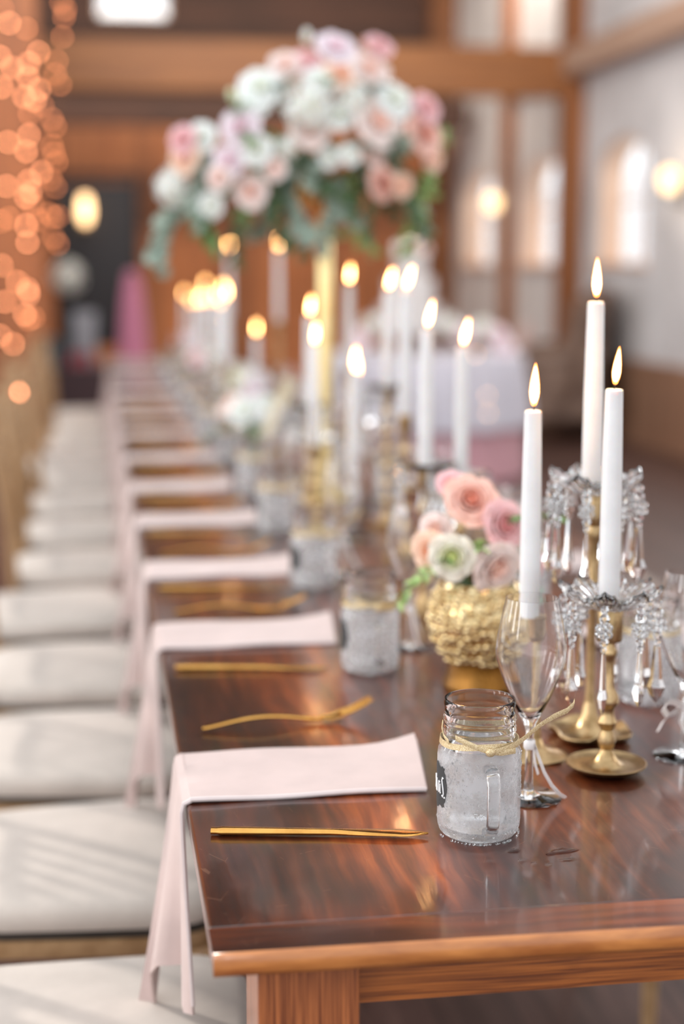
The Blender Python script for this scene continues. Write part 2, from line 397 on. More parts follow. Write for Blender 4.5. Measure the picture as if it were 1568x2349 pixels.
    def mesh(s, name, m, smooth=True, bevel=0):
        me = bpy.data.meshes.new(name); me.from_pydata(s.v, [], s.f); me.validate()
        if m: me.materials.append(m)
        if smooth:
            me.polygons.foreach_set('use_smooth', [True] * len(me.polygons))
            me.set_sharp_from_angle(angle=R(42))
        return me
    def build(s, name, m, parent=None, loc=(0, 0, 0), smooth=True, bevel=0, rot=(0, 0, 0), subsurf=0):
        o = bpy.data.objects.new(name, s.mesh(name, m, smooth)); COL.objects.link(o)
        o.location = loc; o.rotation_euler = rot
        if parent: o.parent = parent
        if bevel:
            b = o.modifiers.new('bevel', 'BEVEL'); b.width = bevel; b.segments = 3; b.limit_method = 'ANGLE'
            b.harden_normals = False
        if subsurf:
            b = o.modifiers.new('sub', 'SUBSURF'); b.levels = b.render_levels = subsurf
        return o
def tag(o, label, cat, group=None, kind=None):
    o['label'] = label; o['category'] = cat
    if group: o['group'] = group
    if kind: o['kind'] = kind
    return o
def thing(name, label, cat, loc, rz=0, group=None, rot=None):
    o = bpy.data.objects.new(name, None); COL.objects.link(o); o.empty_display_size = .05
    o.location = loc; o.rotation_euler = rot if rot else (0, 0, rz)
    return tag(o, label, cat, group)
def struct(mb, name, m, **kw):
    o = mb.build(name, m, smooth=False, **kw); o['kind'] = 'structure'; return o
def copy_tree(o, parent=None):
    c = o.copy(); COL.objects.link(c)
    c.parent = parent
    for ch in list(o.children): copy_tree(ch, c)
    return c
def dup(o, loc, rz=0, label=None, group=None, scale=None, rot=None):
    c = copy_tree(o); c.location = loc; c.rotation_euler = rot if rot else (0, 0, rz)
    if label: c['label'] = label
    if group: c['group'] = group
    if scale: c.scale = (scale,) * 3 if not hasattr(scale, '__len__') else scale
    return c
def recolor(o, m):
    if o.type == 'MESH':
        o.material_slots[0].link = 'OBJECT'; o.material_slots[0].material = m
TEN = ['nearest', 'second nearest', 'third nearest', 'fourth nearest', 'fifth nearest', 'sixth nearest', 'seventh nearest', 'eighth nearest',
       'ninth nearest', 'tenth nearest', 'eleventh nearest', 'twelfth nearest', 'thirteenth nearest', 'farthest']

# ------------------------------------------------------------------ the room
XW, YB, TZ = 4.0, 17.7, .76
struct(MB().box(-6, XW + .3, -3, YB + .3, -.1, 0), 'floor', M['floor'])
# right wall with three arched window openings
z0w, z1w, zt = 1.33, 2.02, 2.30
mb = MB()
ys = [-3] + sorted(y for w in WIN for y in w) + [YB + .3]
for a, b in zip(ys[0::2], ys[1::2]): mb.box(XW, XW + .22, a, b, .62, 4.9)
for a, b in WIN:
    mb.box(XW, XW + .22, a, b, .62, z0w)
    n = 12; c = (a + b) / 2; r = (b - a) / 2
    for k in range(n):                          # masonry above the arch
        t0, t1 = pi * k / n, pi * (k + 1) / n
        p0 = (c - r * cos(t0), z1w + (zt - z1w) * sin(t0)); p1 = (c - r * cos(t1), z1w + (zt - z1w) * sin(t1))
        mb.add([(XW, p0[0], p0[1]), (XW, p1[0], p1[1]), (XW, p1[0], 4.9), (XW, p0[0], 4.9),
                (XW + .22, p0[0], p0[1]), (XW + .22, p1[0], p1[1]), (XW + .22, p1[0], 4.9), (XW + .22, p0[0], 4.9)],
               [(0, 1, 2, 3), (7, 6, 5, 4), (0, 4, 5, 1)])
struct(mb, 'wall_right', M['wall_white'])
struct(MB().box(XW - .03, XW + .22, -3, YB, 0, .62), 'trim_1', M['wainscot'])
for i, (a, b) in enumerate(WIN):
    mb = MB()
    g = .03
    mb.box(XW + .02, XW + .21, b - g, b - .001, z0w, z1w); mb.box(XW + .02, XW + .21, a + .001, a + g, z0w, z1w)
    mb.box(XW - .04, XW + .21, a - .02, b + .02, z0w - .03, z0w + .01)
    n = 12; c = (a + b) / 2; r = (b - a) / 2 - .001
    for k in range(n):
        t0, t1 = pi * k / n, pi * (k + 1) / n
        q = []
        for t in (t0, t1):
            for rr in (1, .93):
                for x in (XW + .02, XW + .21):
                    q.append((x, c - r * rr * cos(t), z1w + (zt - z1w) * rr * sin(t)))
        mb.add(q, [(0, 1, 5, 4), (2, 6, 7, 3), (0, 4, 6, 2), (1, 3, 7, 5)])
    fr = struct(mb, 'window_%d' % (i + 1 + (i > 2)), M['jamb'])
    sash = MB().box(XW + .145, XW + .165, c - .012, c + .012, z0w, zt - .03).box(XW + .145, XW + .165, a + g, b - g, 1.8, 1.82)
    sash.build('window_sash', M['jamb'], fr, smooth=False)
    MB().box(XW + .153, XW + .157, a + .01, b - .01, z0w + .01, z1w).lathe([(0, 0), (.001, 0)], 6).build('pane', M['glass'], fr, smooth=False)
# back wall: warm boards below the loft beam, gable boards darkened for ceiling shade, a small bright window
wx0, wx1, wz0, wz1 = .10, .87, 3.96, 4.6
struct(MB().box(-6, XW, YB, YB + .2, 0, 3.0), 'wall_back', M['wall_wood'])
mb = MB().box(-6, wx0, YB - .04, YB + .2, 3.0, 5.0).box(wx1, XW, YB - .04, YB + .2, 3.0, 5.0).box(wx0, wx1, YB - .04, YB + .2, 3.0, wz0).box(wx0, wx1, YB - .04, YB + .2, wz1, 5.0)
struct(mb, 'wall_gable', M['wall_dark'])
fr = struct(MB().box(wx0, wx1, YB + .05, YB + .1, wz0, wz0 + .03).box(wx0, wx0 + .03, YB + .05, YB + .1, wz0, wz1).box(wx1 - .03, wx1, YB + .05, YB + .1, wz0, wz1), 'window_4', M['jamb'])
MB().box(wx0 + .03, wx1 - .03, YB + .07, YB + .075, wz0 + .03, wz1).build('pane', M['glass'], fr, smooth=False)
struct(MB().box(-6, XW + .22, 6.0, YB + .2, 5.0, 5.1), 'ceiling', M['ceiling'])
struct(MB().box(-6.2, -6, 13.5, YB + .3, 0, 5.0), 'wall_left', M['wall_wood'])
# timber frame
struct(MB().box(3.84, 3.995, 12.70, 12.98, 0, 5.0), 'trim_2', M['post'], bevel=.01)
struct(MB().box(3.88, 3.995, 14.84, 15.0, 0, 5.0), 'trim_3', M['post'])
struct(MB().box(3.72, 3.995, 17.4, 17.65, 0, 5.0), 'trim_4', M['beam_dark'])
struct(MB().box(-6, 3.84, 12.74, 12.96, 2.68, 3.07), 'trim_5', M['beam'], bevel=.01)
struct(MB().box(-6, 3.84, 16.2, 16.5, 2.72, 3.0), 'trim_6', M['wall_dark'])  # second beam, coloured dark to give the shadow band behind the tie beam
struct(MB().box(3.80, 3.995, -3, 12.72, 2.84, 3.04), 'trim_7', M['girt'])
struct(MB().box(3.88, 3.995, 12.98, 14.84, 2.90, 3.08), 'trim_8', M['beam_dark'])
struct(MB().bar((3.7, 12.92, 4.1), (2.6, 12.92, 5.0), .16, .2), 'trim_9', M['beam_dark'])
struct(MB().box(-3.2, -.33, 10.7, 10.95, 0, 5.0), 'trim_10', M['post_dark'])

# ------------------------------------------------------------------ tables
TX0, TX1, TY0 = .08, .96, 1.17
TLEN = 2.83
def leg_mesh():
    return MB().box(-.0425, .0425, -.0525, .0525, 0, TZ - .02)
def farm_table(y0, label, skew=0):
    t = thing('farmhouse_table', label, 'table', (0, 0, 0), 0, 'farmhouse tables set end to end')
    y1 = y0 + TLEN - .004
    w = .052
    # the long boards and the end boards, with a rounded, worn edge
    mb = MB()
    mb.box(TX0, TX1, y0 + w, y1 - w, TZ - .020, TZ)
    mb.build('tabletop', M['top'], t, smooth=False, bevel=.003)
    for k, (a, b) in enumerate(((y0, y0 + w - .0006), (y1 - w + .0006, y1))):
        sk = .018 if (k == 0 and skew) else 0
        n = 14; rows = []
        prof = [(0, 0), (-.0, -.0)]
        e = MB(); vs = []; nx = 16
        sec = [(b, TZ), (a + .004, TZ), (a + .0015, TZ - .0012), (a, TZ - .004), (a - .0005, TZ - .010), (a, TZ - .016), (a + .003, TZ - .020), (b, TZ - .020)] if k == 0 else \
              [(a, TZ - .020), (b - .003, TZ - .020), (b, TZ - .016), (b, TZ - .004), (b - .003, TZ), (a, TZ)]
        rr = []
        for i in range(nx + 1):
            u = i / nx; x = TX0 + (TX1 - TX0) * u
            rr.append([(x, y - (sk * u ** 1.3 * (1 if y < a + .02 and k == 0 else 0)), z) for (y, z) in sec])
        m = len(sec)
        vs = [p for r in rr for p in r]
        fs = [(i * m + j, (i + 1) * m + j, (i + 1) * m + (j + 1) % m, i * m + (j + 1) % m) for i in range(nx) for j in range(m)]
        fs += [tuple(range(m)), tuple(nx * m + j for j in range(m - 1, -1, -1))]
        e.add(vs, fs)
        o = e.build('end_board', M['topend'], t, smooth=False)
        if k == 0:
            o.data.materials.append(M['edge'])
            for p in o.data.polygons:
                c = p.center
                if c.y < y0 + .004 and p.normal.z < .75 : p.material_index = 1; p.use_smooth = True
    lg = leg_mesh()
    for x, y in ((.1615, y0 + .0925), (TX1 - .0815, y0 + .0925), (.1615, y1 - .0925), (TX1 - .0815, y1 - .0925)):
        lg.build('leg', M['leg'], t, (x, y, 0), smooth=False, bevel=.002)
    for y in (y0 + .065, y1 - .088):
        MB().box(.205, TX1 - .125, y, y + .022, .679, TZ - .0205).build('apron', M['apron'], t, smooth=False)
    for x in (.14, TX1 - .11):
        MB().box(x, x + .022, y0 + .146, y1 - .146, .679, TZ - .0205).build('apron', M['apron'], t, smooth=False)
    return t
farm_table(TY0, 'dark varnished farmhouse table with the worn front corner and chunky leg nearest the camera', 1)
farm_table(TY0 + TLEN, 'middle dark varnished table continuing the long row behind the tall flowers')
farm_table(TY0 + 2 * TLEN, 'farthest dark varnished table at the end of the long row')
TYE = TY0 + 3 * TLEN
# water spilled beside the jar
def puddle(px, py, L_, W_, a, seed):
    rnd = random.Random(seed); c = on_z(px, py, TZ)
    n = 26; ph = [rnd.uniform(0, 6.28) for _ in range(4)]
    def rad(t): return 1 + .22 * sin(2 * t + ph[0]) + .16 * sin(3 * t + ph[1]) + .10 * sin(5 * t + ph[2]) + .06 * sin(8 * t + ph[3])
    vs = [(0, 0, .0012)]; fs = []
    for j, (q, h) in enumerate(((.6, .0012), (.88, .0010), (1, .0001))):
        for k in range(n):
            t = 2 * pi * k / n; rr = rad(t) * q
            x, y = L_ * rr * cos(t), W_ * rr * sin(t)
            vs.append((x * cos(a) - y * sin(a), x * sin(a) + y * cos(a), h))
    for k in range(n):
        k2 = (k + 1) % n
        fs.append((0, 1 + k, 1 + k2))
        for j in range(2): fs.append((1 + j * n + k, 1 + (j + 1) * n + k, 1 + (j + 1) * n + k2, 1 + j * n + k2))
    return MB().add(vs, fs).build('water_puddle', M['puddle'], None, (c[0], c[1], TZ + .0003))
tag(puddle(1286, 1953, .0135, .0075, .2, 3), 'largest splash of spilled water on the table right of the jar', 'puddle', 'water drops spilled by the jar')
tag(puddle(1300, 1972, .0085, .0020, .1, 5), 'thin curved streak of water in front of the largest splash', 'puddle', 'water drops spilled by the jar')
tag(puddle(1178, 1952, .0060, .0045, .3, 8), 'small wet patch between the jar and the largest splash', 'puddle', 'water drops spilled by the jar')
for (px, py, r), lb in zip(((1258, 1984, .0022), (1198, 1974, .0026), (1224, 1981, .0016)), ('right', 'left', 'middle')):
    tag(puddle(px, py, r * 1.5, r * .7, 0, int(px)), '%s one of three tiny water drops on the table before the jar' % lb, 'water drop', 'tiny drops of water on the table')

# ------------------------------------------------------------------ napkins
def napkin(yc, side, seed, near=False, hang=.250):
    """folded blush napkin lying across the edge and hanging down, side=-1 on the left edge"""
    rnd = random.Random(seed)
    W2 = .078 + rnd.uniform(-.004, .004); L_ = .245 + rnd.uniform(-.012, .012); th = .0055
    n = 13; rows = []
    lift = rnd.uniform(.004, .010)
    ex = -.006                                   # the cloth turns over the edge here (x=0 is the table edge, +x inwards)
    ang = rnd.uniform(-.04, .04)
    # on the table: far (u=0) to near (u=1)
    for i in range(15):
        s = 1 - i / 14
        x = .004 + (L_ - .004) * s
        row = []
        for j in range(n):
            u = j / (n - 1); y = W2 * (1 - 2 * u)
            xx = x + .020 * (1 - u) * s ** 3 + ang * y * s
            z = .0035 + .0010 * sin(9 * s + 3 * u + seed) + .003 * max(0, s - .8) * 5 * (1 - u)
            if s > .82: z += lift * ((s - .82) / .18) ** 2 * (1 - u) * .7
            row.append((xx, y - .010 * s * (u > .5) * 0, z))
        rows.append(row)
    # over the edge and down
    K = 22; amp = rnd.uniform(.8, 1.15); sw = rnd.uniform(-.006, .008)
    for i in range(K + 1):
        s = i / K
        row = []
        for j in range(n):
            u = j / (n - 1); y = W2 * (1 - 2 * u)
            if s < .08:
                a = s / .08 * pi / 2; r = .009
                x = .004 - r * sin(a) * 1.0; z = .0035 - r * (1 - cos(a))
            else:
                q = (s - .08) / .92
                # tails reach lower than the middle of the fold
                tail = 1.0 - .22 * math.exp(-((u - .52) / .26) ** 4) + .10 * (1 - u) - .03 * u
                z = -.006 - hang * q * tail
                out = q ** 1.2
                pleat = .015 * sin(2 * pi * (u * 1.9 + .05)) * out * amp
                x = -.005 - (.052 * (1 - u) ** 1.5 - .012 * u) * out + pleat * .7 + sw * q
                y = y * (1 - .42 * out) + .006 * sin(2 * pi * u * 1.55) * out + .012 * out
            row.append((x, y, z))
        rows.append(row)
    mb = MB(); mb.sheet([[(p[0] * -side * 1, p[1], p[2]) for p in r] for r in rows], .0030)
    ex_ = TX0 if side < 0 else TX1
    t = mb.build('folded_napkin', M['napkin'], None, (ex_, yc, TZ))
    # stitched hem along the near edge, slightly puffed, and the second layer below
    hm = MB(); P = [(p[-1][0] * -side, p[-1][1] - .001, p[-1][2] + .0002) for p in rows]
    hm.tube(P[0:20] + P[20::2], .0026, 6); hm.build('hem', M['hem'], t)
    if near:
        ly = MB(); ly.sheet([[(p[0] * -side * (1) - .004 * side * 0 + .003, p[1] + .006, p[2] - .0026) for p in r[1:]] for r in rows[:15]], .0016)
        ly.build('under_fold', M['napkin'], t)
    return t
NY = [1.606, 2.258, 2.772, 3.336, 3.862, 4.470, 5.108, 5.72, 6.32, 6.92, 7.52, 8.10, 8.68, 9.26]
gN = 'blush napkins along the left table edge'
for i, y in enumerate(NY):
    o = napkin(y, -1, 11 + i, i < 2)
    tag(o, ('%s blush pink folded napkin hanging over the left table edge' % TEN[i]) if i < 9 or i == 13 else '%s blush napkin, a pale blurred strip on the far left table edge' % TEN[i], 'napkin', gN)
RY = [2.13, 2.745, 3.33, 3.92, 4.5, 5.1, 5.7, 6.3]
for i, y in enumerate(RY):
    o = napkin(y, 1, 40 + i)
    tag(o, '%s visible blush napkin laid on the right side of the table' % ['nearest', 'second', 'third', 'fourth', 'fifth', 'sixth', 'seventh', 'eighth'][i], 'napkin', 'blush napkins along the right table edge')

# ------------------------------------------------------------------ cutlery
def knife_mesh(cheap=False):
    L_ = .207; n = 40; rows = []; m = 20
    mb = MB(); vs = []; fs = []
    for i in range(n + 1):
        s = i / n; x = L_ * s
        if s < .56: w = .0068 - .0018 * s / .56; h = .0040 - .0010 * s / .56; oy = 0
        else:
            q = (s - .56) / .44; w = .0050 + .0044 * sin(min(1, q * 1.5) * pi / 2) if q < .7 else .0094 * (1 - ((q - .7) / .3) ** 2.2) + .0004; h = .0030 - .0020 * q; oy = -.001 * q
        if s < .03: w *= .82; h *= .8
        for k in range(m):
            a = 2 * pi * k / m; vs.append((x, oy + w * cos(a), .0042 + h * sin(a)))
    for i in range(n):
        for k in range(m):
            k2 = (k + 1) % m; fs.append((i * m + k, (i + 1) * m + k, (i + 1) * m + k2, i * m + k2))
    fs.append(tuple(range(m))); fs.append(tuple(n * m + k for k in range(m - 1, -1, -1)))
    return mb.add(vs, fs)
def fork_parts():
    h = MB(); m = 8; n = 22; vs = []; fs = []
    def cz(s): return .005 + .006 * sin(max(0, (s - .12)) * pi / .78) if s < .9 else .005 + .006 * sin(.78 * pi / .78) 
    for i in range(n + 1):
        s = i / n; x = .145 * s
        w = .0042 - .0018 * s; hh = .0026
        if s < .04: w *= .75
        if .82 < s < .95: w *= 1.5; hh *= 1.4
        z = .0042 + .0085 * (sin(pi * min(1, s / .98)) ** 1.3)
        for k in range(m):
            a = 2 * pi * k / m; vs.append((x, w * cos(a), z + hh * sin(a)))
    for i in range(n):
        for k in range(m):
            k2 = (k + 1) % m; fs.append((i * m + k, (i + 1) * m + k, (i + 1) * m + k2, i * m + k2))
    fs.append(tuple(range(m))); fs.append(tuple(n * m + k for k in range(m - 1, -1, -1)))
    h.add(vs, fs)
    hd = MB(); rows = []
    for i in range(8):
        s = i / 7; x = .142 + .028 * s; w = .0035 + .0085 * math.sqrt(s) if s < .9 else .0115
        z = .0055 - .003 * sin(pi * s * .9) + .004 * s
        rows.append([(x, w * (-1 + 2 * j / 6), z + .002 * ((-1 + 2 * j / 6) ** 2)) for j in range(7)])
    hd.sheet(rows, .0016)
    tn = []
    for k in range(4):
        y = -.0093 + .0062 * k
        tn.append(MB().tube([(.168, y, .0098), (.180, y, .0130), (.193, y, .0185), (.206, y * .95, .0255)], [.0018, .0016, .0013, .0008], 6))
    return h, hd, tn
def make_knife():
    t = knife_mesh().build('table_knife', M['gold'])
    return t
def make_fork(label):
    t = thing('table_fork', label, 'fork', (0, 0, 0))
    h, hd, tn = fork_parts()
    h.build('handle', M['gold'], t); hd.build('fork_head', M['gold'], t)
    for q in tn: q.build('tine', M['gold'], t)
    return t
k0 = tag(make_knife(), 'gold dinner knife lying nearest the camera, left of the water jar', 'knife', 'gold knives beside the napkins')
k0.location = (.098, 1.437, TZ); k0.rotation_euler = (0, 0, -.185 + .0)
f0 = make_fork('gold dinner fork nearest the camera, behind the first blush napkin')
f0.location = (.112, 1.775, TZ); f0.rotation_euler = (0, 0, .12); f0['group'] = 'gold forks beside the napkins'
for i in range(1, 9):
    y = NY[i]; w = TEN[i]
    dup(k0, (.096, y - .165 if i > 1 else 2.068, TZ), -.15 + random.uniform(-.05, .05), 'gold dinner knife in front of the %s napkin on the left edge' % w)
    dup(f0, (.112, y + .155, TZ), random.uniform(-.05, .1), 'gold dinner fork behind the %s napkin on the left edge' % w)

# ------------------------------------------------------------------ mason jar mugs
def jar_profile():
    r = .0398
    out = [(0, .004), (.028, .0035), (.031, .0), (.0345, .0010), (.0375, .0045), (.0392, .0095), (r, .016), (r, .078), (.0390, .084), (.0368, .0885), (.0352, .0925),
           (.0342, .097), (.0338, .101), (.0352, .1035), (.0352, .1055), (.0338, .108), (.0338, .111), (.0352, .1135), (.0352, .1155), (.0336, .118),
           (.0334, .124), (.0342, .127), (.0342, .130), (.0334, .1325), (.0318, .1325)]
    inn = [(.0308, .130), (.0306, .100), (.0325, .092), (.0362, .083), (.0372, .076), (.0372, .018), (.034, .009), (.030, .008), (0, .0085)]
    return out, inn
def make_jar(label, detailed):
    t = thing('mason_jar_mug', label, 'jar', (0, 0, 0), 0, 'mason jar mugs of water')
    out, inn = jar_profile(); seg = 64 if detailed else 28
    MB().lathe(out + inn, seg).build('glass_body', M['fogged'], t)
    MB().lathe([(0, .0095), (.029, .009), (.0335, .0100), (.0366, .0185), (.0366, .0755), (.0360, .0835), (.0345, .087), (0, .087)], seg).build('water', M['water'], t)
    pts = [(0, -.0375, .075), (0, -.046, .0765), (0, -.0535, .0735), (0, -.0565, .067), (0, -.057, .055), (0, -.0565, .035), (0, -.055, .024), (0, -.050, .0175), (0, -.044, .0150), (0, -.0375, .0145)]
    hb = MB(); rows = []
    def ring(c, d, w, h):
        u = Vector((1, 0, 0)); n = Vector(d).cross(u).normalized(); q = []
        for k in range(12):
            a = 2 * pi * k / 12; sx = math.copysign(abs(cos(a)) ** .6, cos(a)); sy = math.copysign(abs(sin(a)) ** .6, sin(a))
            q.append(Vector(c) + u * w * sx + n * h * sy)
        return q
    N = len(pts); vs = []; fs = []
    for i, p in enumerate(pts):
        d = Vector(pts[min(i + 1, N - 1)]) - Vector(pts[max(i - 1, 0)])
        e = 1.35 if i in (0, N - 1) else 1
        vs += ring(p, d, .0062 * e, .0042 * e)
    for i in range(N - 1):
        for k in range(12):
            k2 = (k + 1) % 12; fs.append((i * 12 + k, i * 12 + k2, (i + 1) * 12 + k2, (i + 1) * 12 + k))
    fs += [tuple(range(11, -1, -1)), tuple((N - 1) * 12 + k for k in range(12))]
    hb.add(vs, fs).build('handle', M['jarclear'], t, subsurf=1 if detailed else 0)
    # black chalk label facing the guest
    lb = MB(); rows = []
    for i in range(13):
        z = .030 + .041 * i / 12; row = []
        for j in range(17):
            v = -1 + 2 * j / 16; s = i / 12 * 2 - 1
            hw = .46 - .05 * (abs(s) > .75) + .035 * cos(s * pi * 1.5)
            if abs(s) > .75 and abs(v) > .75: hw -= .02
            a = pi + .0 + v * hw
            zz = .0505 + (z - .0505) * (1 - .16 * (abs(v) > .8)) + .002 * cos(v * pi * 2) * s
            row.append((.0402 * cos(a), .0402 * sin(a), zz))
        rows.append(row)
    L_ = lb.sheet(rows, .0003).build('chalk_label', M['chalk'], t)
    if detailed:
        def stroke(p2):
            q = [(.0406 * cos(pi + .0 + u), .0406 * sin(pi + .0 + u), .0505 + w*1.15) for u, w in p2]
            return q
        ink = MB()
        S_ = [(.36, .0075), (.33, .0085), (.30, .006), (.32, .003), (.35, -.001), (.37, -.005), (.34, -.008), (.30, -.0068)]
        A_ = [(.20, .003), (.15, .004), (.12, -.001), (.14, -.006), (.19, -.004), (.21, .002), (.21, -.005), (.24, -.006)]
        N_ = [(-.06, .008), (-.05, -.006), (-.05, .004), (.0, .005), (.02, -.006)]
        E_ = [(-.30, .001), (-.24, .002), (-.25, .006), (-.30, .005), (-.31, -.003), (-.26, -.006), (-.2, -.004)]
        for q in (S_, A_, N_, E_): ink.tube(stroke(q), .00075, 6)
        ink.ball(stroke([(.41, -.008)])[0], .0010, 6, 4)
        ink.build('handwriting', M['chalkink'], L_)
        rnd = random.Random(4); dr = MB(); m = 0
        while m < 620:
            a = rnd.uniform(-pi, 0) + rnd.uniform(-.3, .3); z = rnd.uniform(.008, .082)
            if abs(a + pi / 2) < .2 and .012 < z < .08: continue
            if sin(a * 7 + z * 90) + sin(a * 3.1 - z * 50) < rnd.uniform(-1.4, 1.2): continue
            r = rnd.choice((.00035, .00045, .0006, .0008)) * rnd.uniform(.8, 1.3)
            dr.ball((.0398 * cos(a), .0398 * sin(a), z), r, 6, 4, (1, 1, 1.25)); m += 1
        for k in range(46):                     # beads of water round the foot
            a = rnd.uniform(-pi, 0); dr.ball((.0385 * cos(a), .0385 * sin(a), .0012), rnd.uniform(.0006, .0013), 6, 4, (1.2, 1.2, 1))
        o = dr.build('condensation', M['jarclear'], t); o['kind'] = 'stuff'
    # glittery gold ribbon tied round the neck
    rb = MB(); rows = []; n = 40
    for i in range(n + 1):
        a = 2 * pi * i / n; rr = .0372; z = .0945 - .004 * (0.5 - .5 * cos(a + pi / 2)) + .001 * sin(3 * a)
        rows.append([(rr * cos(a) * k, rr * sin(a) * k, z + dz) for k, dz in ((1.0, .0028), (1.02, -.0030))])
    rb.sheet(rows, .0006)
    def band(pts, w):
        r2 = []
        for i, (x, y, z) in enumerate(pts):
            ww = w[i] if hasattr(w, '__len__') else w
            r2.append([(x, y, z + ww), (x, y - .0006, z), (x, y - .0003, z - ww)])
        rb.sheet(r2, .0007)
    band([(-.030, -.0275, .1030), (-.020, -.0335, .0990), (-.010, -.0370, .0950), (.0, -.0385, .0915), (.012, -.0385, .0898), (.026, -.034, .0900)], .0026)
    band([(.000, -.0390, .0905), (.012, -.0385, .0920), (.026, -.032, .0945), (.040, -.020, .0985), (.056, -.010, .1060), (.072, -.004, .1125), (.086, 0, .1165), (.0925, .002, .1215), (.0935, .002, .1255)], [.003, .0032, .0028, .0022, .0022, .0026, .0026, .0024, .0016])
    band([(-.034, -.018, .096), (-.0375, -.012, .1010), (-.0385, -.008, .1075), (-.0372, -.006, .1140)], [.0022, .0012, .0008, .0005])
    rb.ball((.001, -.0395, .0908), .0042, 10, 6, (1.2, .7, 1))
    rb.build('ribbon', M['ribbongold'], t)
    return t
j0 = make_jar('frosty mason jar mug of iced water nearest the camera with gold ribbon', True)
j0.location = (.352, 1.406, TZ)
j1 = make_jar('second mason jar mug, behind the nearest one and left of the gold vase', False)
j1.location = (.356, 2.035, TZ); j1.rotation_euler = (0, 0, .1)
for i in range(2, 12):
    y = NY[i] - .165
    dup(j1, (.357 + random.uniform(-.006, .006), y, TZ), random.uniform(-.3, .4),
        '%s mason jar mug along the left side of the table' % TEN[i])
RJ = [1.83, 2.40, 2.98, 3.6, 4.2, 4.8, 5.4]
for i, y in enumerate(RJ):
    dup(j1, (.672 + random.uniform(-.006, .006), y, TZ), pi + random.uniform(-.3, .4),
        '%s mason jar mug along the right side of the table' % ['nearest, frame cut,', 'second', 'third', 'fourth', 'fifth', 'sixth', 'seventh'][i])

# ------------------------------------------------------------------ champagne flutes
def make_flute(label, tail):
    t = thing('champagne_flute', label, 'glass', (0, 0, 0), 0, 'champagne flutes')
    out = [(0, .0015), (.030, .0006), (.0335, .0006), (.034, .0016), (.030, .0030), (.012, .0050), (.0055, .0085), (.0042, .016), (.0038, .050), (.0042, .072), (.0065, .080),
           (.0120, .090), (.0210, .108), (.0300, .130), (.0350, .146), (.0358, .156), (.0346, .168), (.0305, .190), (.0262, .209)]
    inn = [(.0254, .209), (.0297, .190), (.0337, .168), (.0349, .156), (.0341, .146), (.0290, .130), (.0198, .108), (.0105, .0915), (.004, .0855), (0, .0845)]
    MB().lathe(out + inn, 48).build('glass_bowl', M['glass'], t)
    # white ribbon knotted on the stem
    rb = MB()
    rb.lathe([(.0052, .052), (.0062, .054), (.0062, .060), (.0050, .062)], 10, closed=True)
    def rib(pts, w):
        rb.sheet([[(x, y - w, z + w * .7), (x + .0012, y, z), (x, y + w, z - w * .7)] for x, y, z in pts], .0004)
    if tail:
        rib([(.004, -.003, .057), (.008, -.006, .045), (.013, -.010, .030), (.020, -.014, .017), (.028, -.017, .008), (.0335, -.018, .0045)], .0035)
        rib([(.004, .003, .057), (.006, .005, .046), (.008, .006, .034), (.012, .008, .022)], .003)
    else:
        rib([(-.004, -.003, .057), (-.014, -.008, .064), (-.024, -.010, .066), (-.030, -.010, .058), (-.024, -.009, .050), (-.012, -.006, .052)], .006)
        rib([(-.004, -.003, .056), (-.010, -.010, .044), (-.004, -.018, .030), (.004, -.026, .016), (.012, -.034, .006)], .0035)
        rib([(-.004, .003, .057), (-.016, .004, .048), (-.024, .004, .040), (-.030, .003, .030)], .005)
    rb.build('organza_ribbon', M['organza'], t)
    return t
g0 = make_flute('clear champagne flute standing right behind the nearest jar mug', True)
g0.location = (.426, 1.493, TZ)
g1 = make_flute('champagne flute with white ribbon at the right frame edge', False)
g1.location = (.634, 1.601, TZ)
for i in range(1, 12):
    y = NY[i] - .09
    dup(g0, (.423 + random.uniform(-.01, .01), y if i > 1 else 2.14, TZ), random.uniform(-1, 1), '%s champagne flute along the left side of the table' % TEN[i])
for i, y in enumerate(RJ[1:]):
    dup(g0, (.628, y - .09, TZ), random.uniform(-1, 1), '%s champagne flute along the right side of the table' % ['second', 'third', 'fourth', 'fifth', 'sixth', 'seventh'][i])

# ------------------------------------------------------------------ candles
def make_candle(L_, r0=.0112, r1=.0092, point=0):
    t = thing('taper_candle', '', 'candle', (0, 0, 0))
    MB().lathe([(0, 0), (r0 * .92, 0), (r0, .003), (r0, L_ * .25), (r0 * .97, L_ * .55), (r1, L_ - .004), (r1 * .97, L_ - .001), (r1 * .8, L_), (r1 * .5, L_ - .002), (0, L_ - .0015)], 24).build('wax_body', M['wax'], t)
    MB().tube([(0, 0, L_ - .003), (.0004, 0, L_ + .004), (.0012, 0, L_ + .0085)], .0007, 6).build('wick', M['wick'], t)
    fl = thing_part('flame', t, (.0006, 0, L_ + .004))
    MB().lathe([(0, .0045), (.0022, .006), (.0038, .0105), (.0044, .016), (.0038, .024), (.0024, .033), (.0010, .040), (0, .0435)], 14).build('flame_core', M['flame'], fl)
    MB().lathe([(0, .0005), (.0025, .003), (.0042, .009), (.0052, .016), (.0046, .025), (.0031, .035), (.0014, .043), (0, .047)], 14).build('flame_edge', M['halo'], fl)
    return t
def thing_part(name, parent, loc):
    o = bpy.data.objects.new(name, None); COL.objects.link(o); o.parent = parent; o.location = loc; return o
_cand = {}
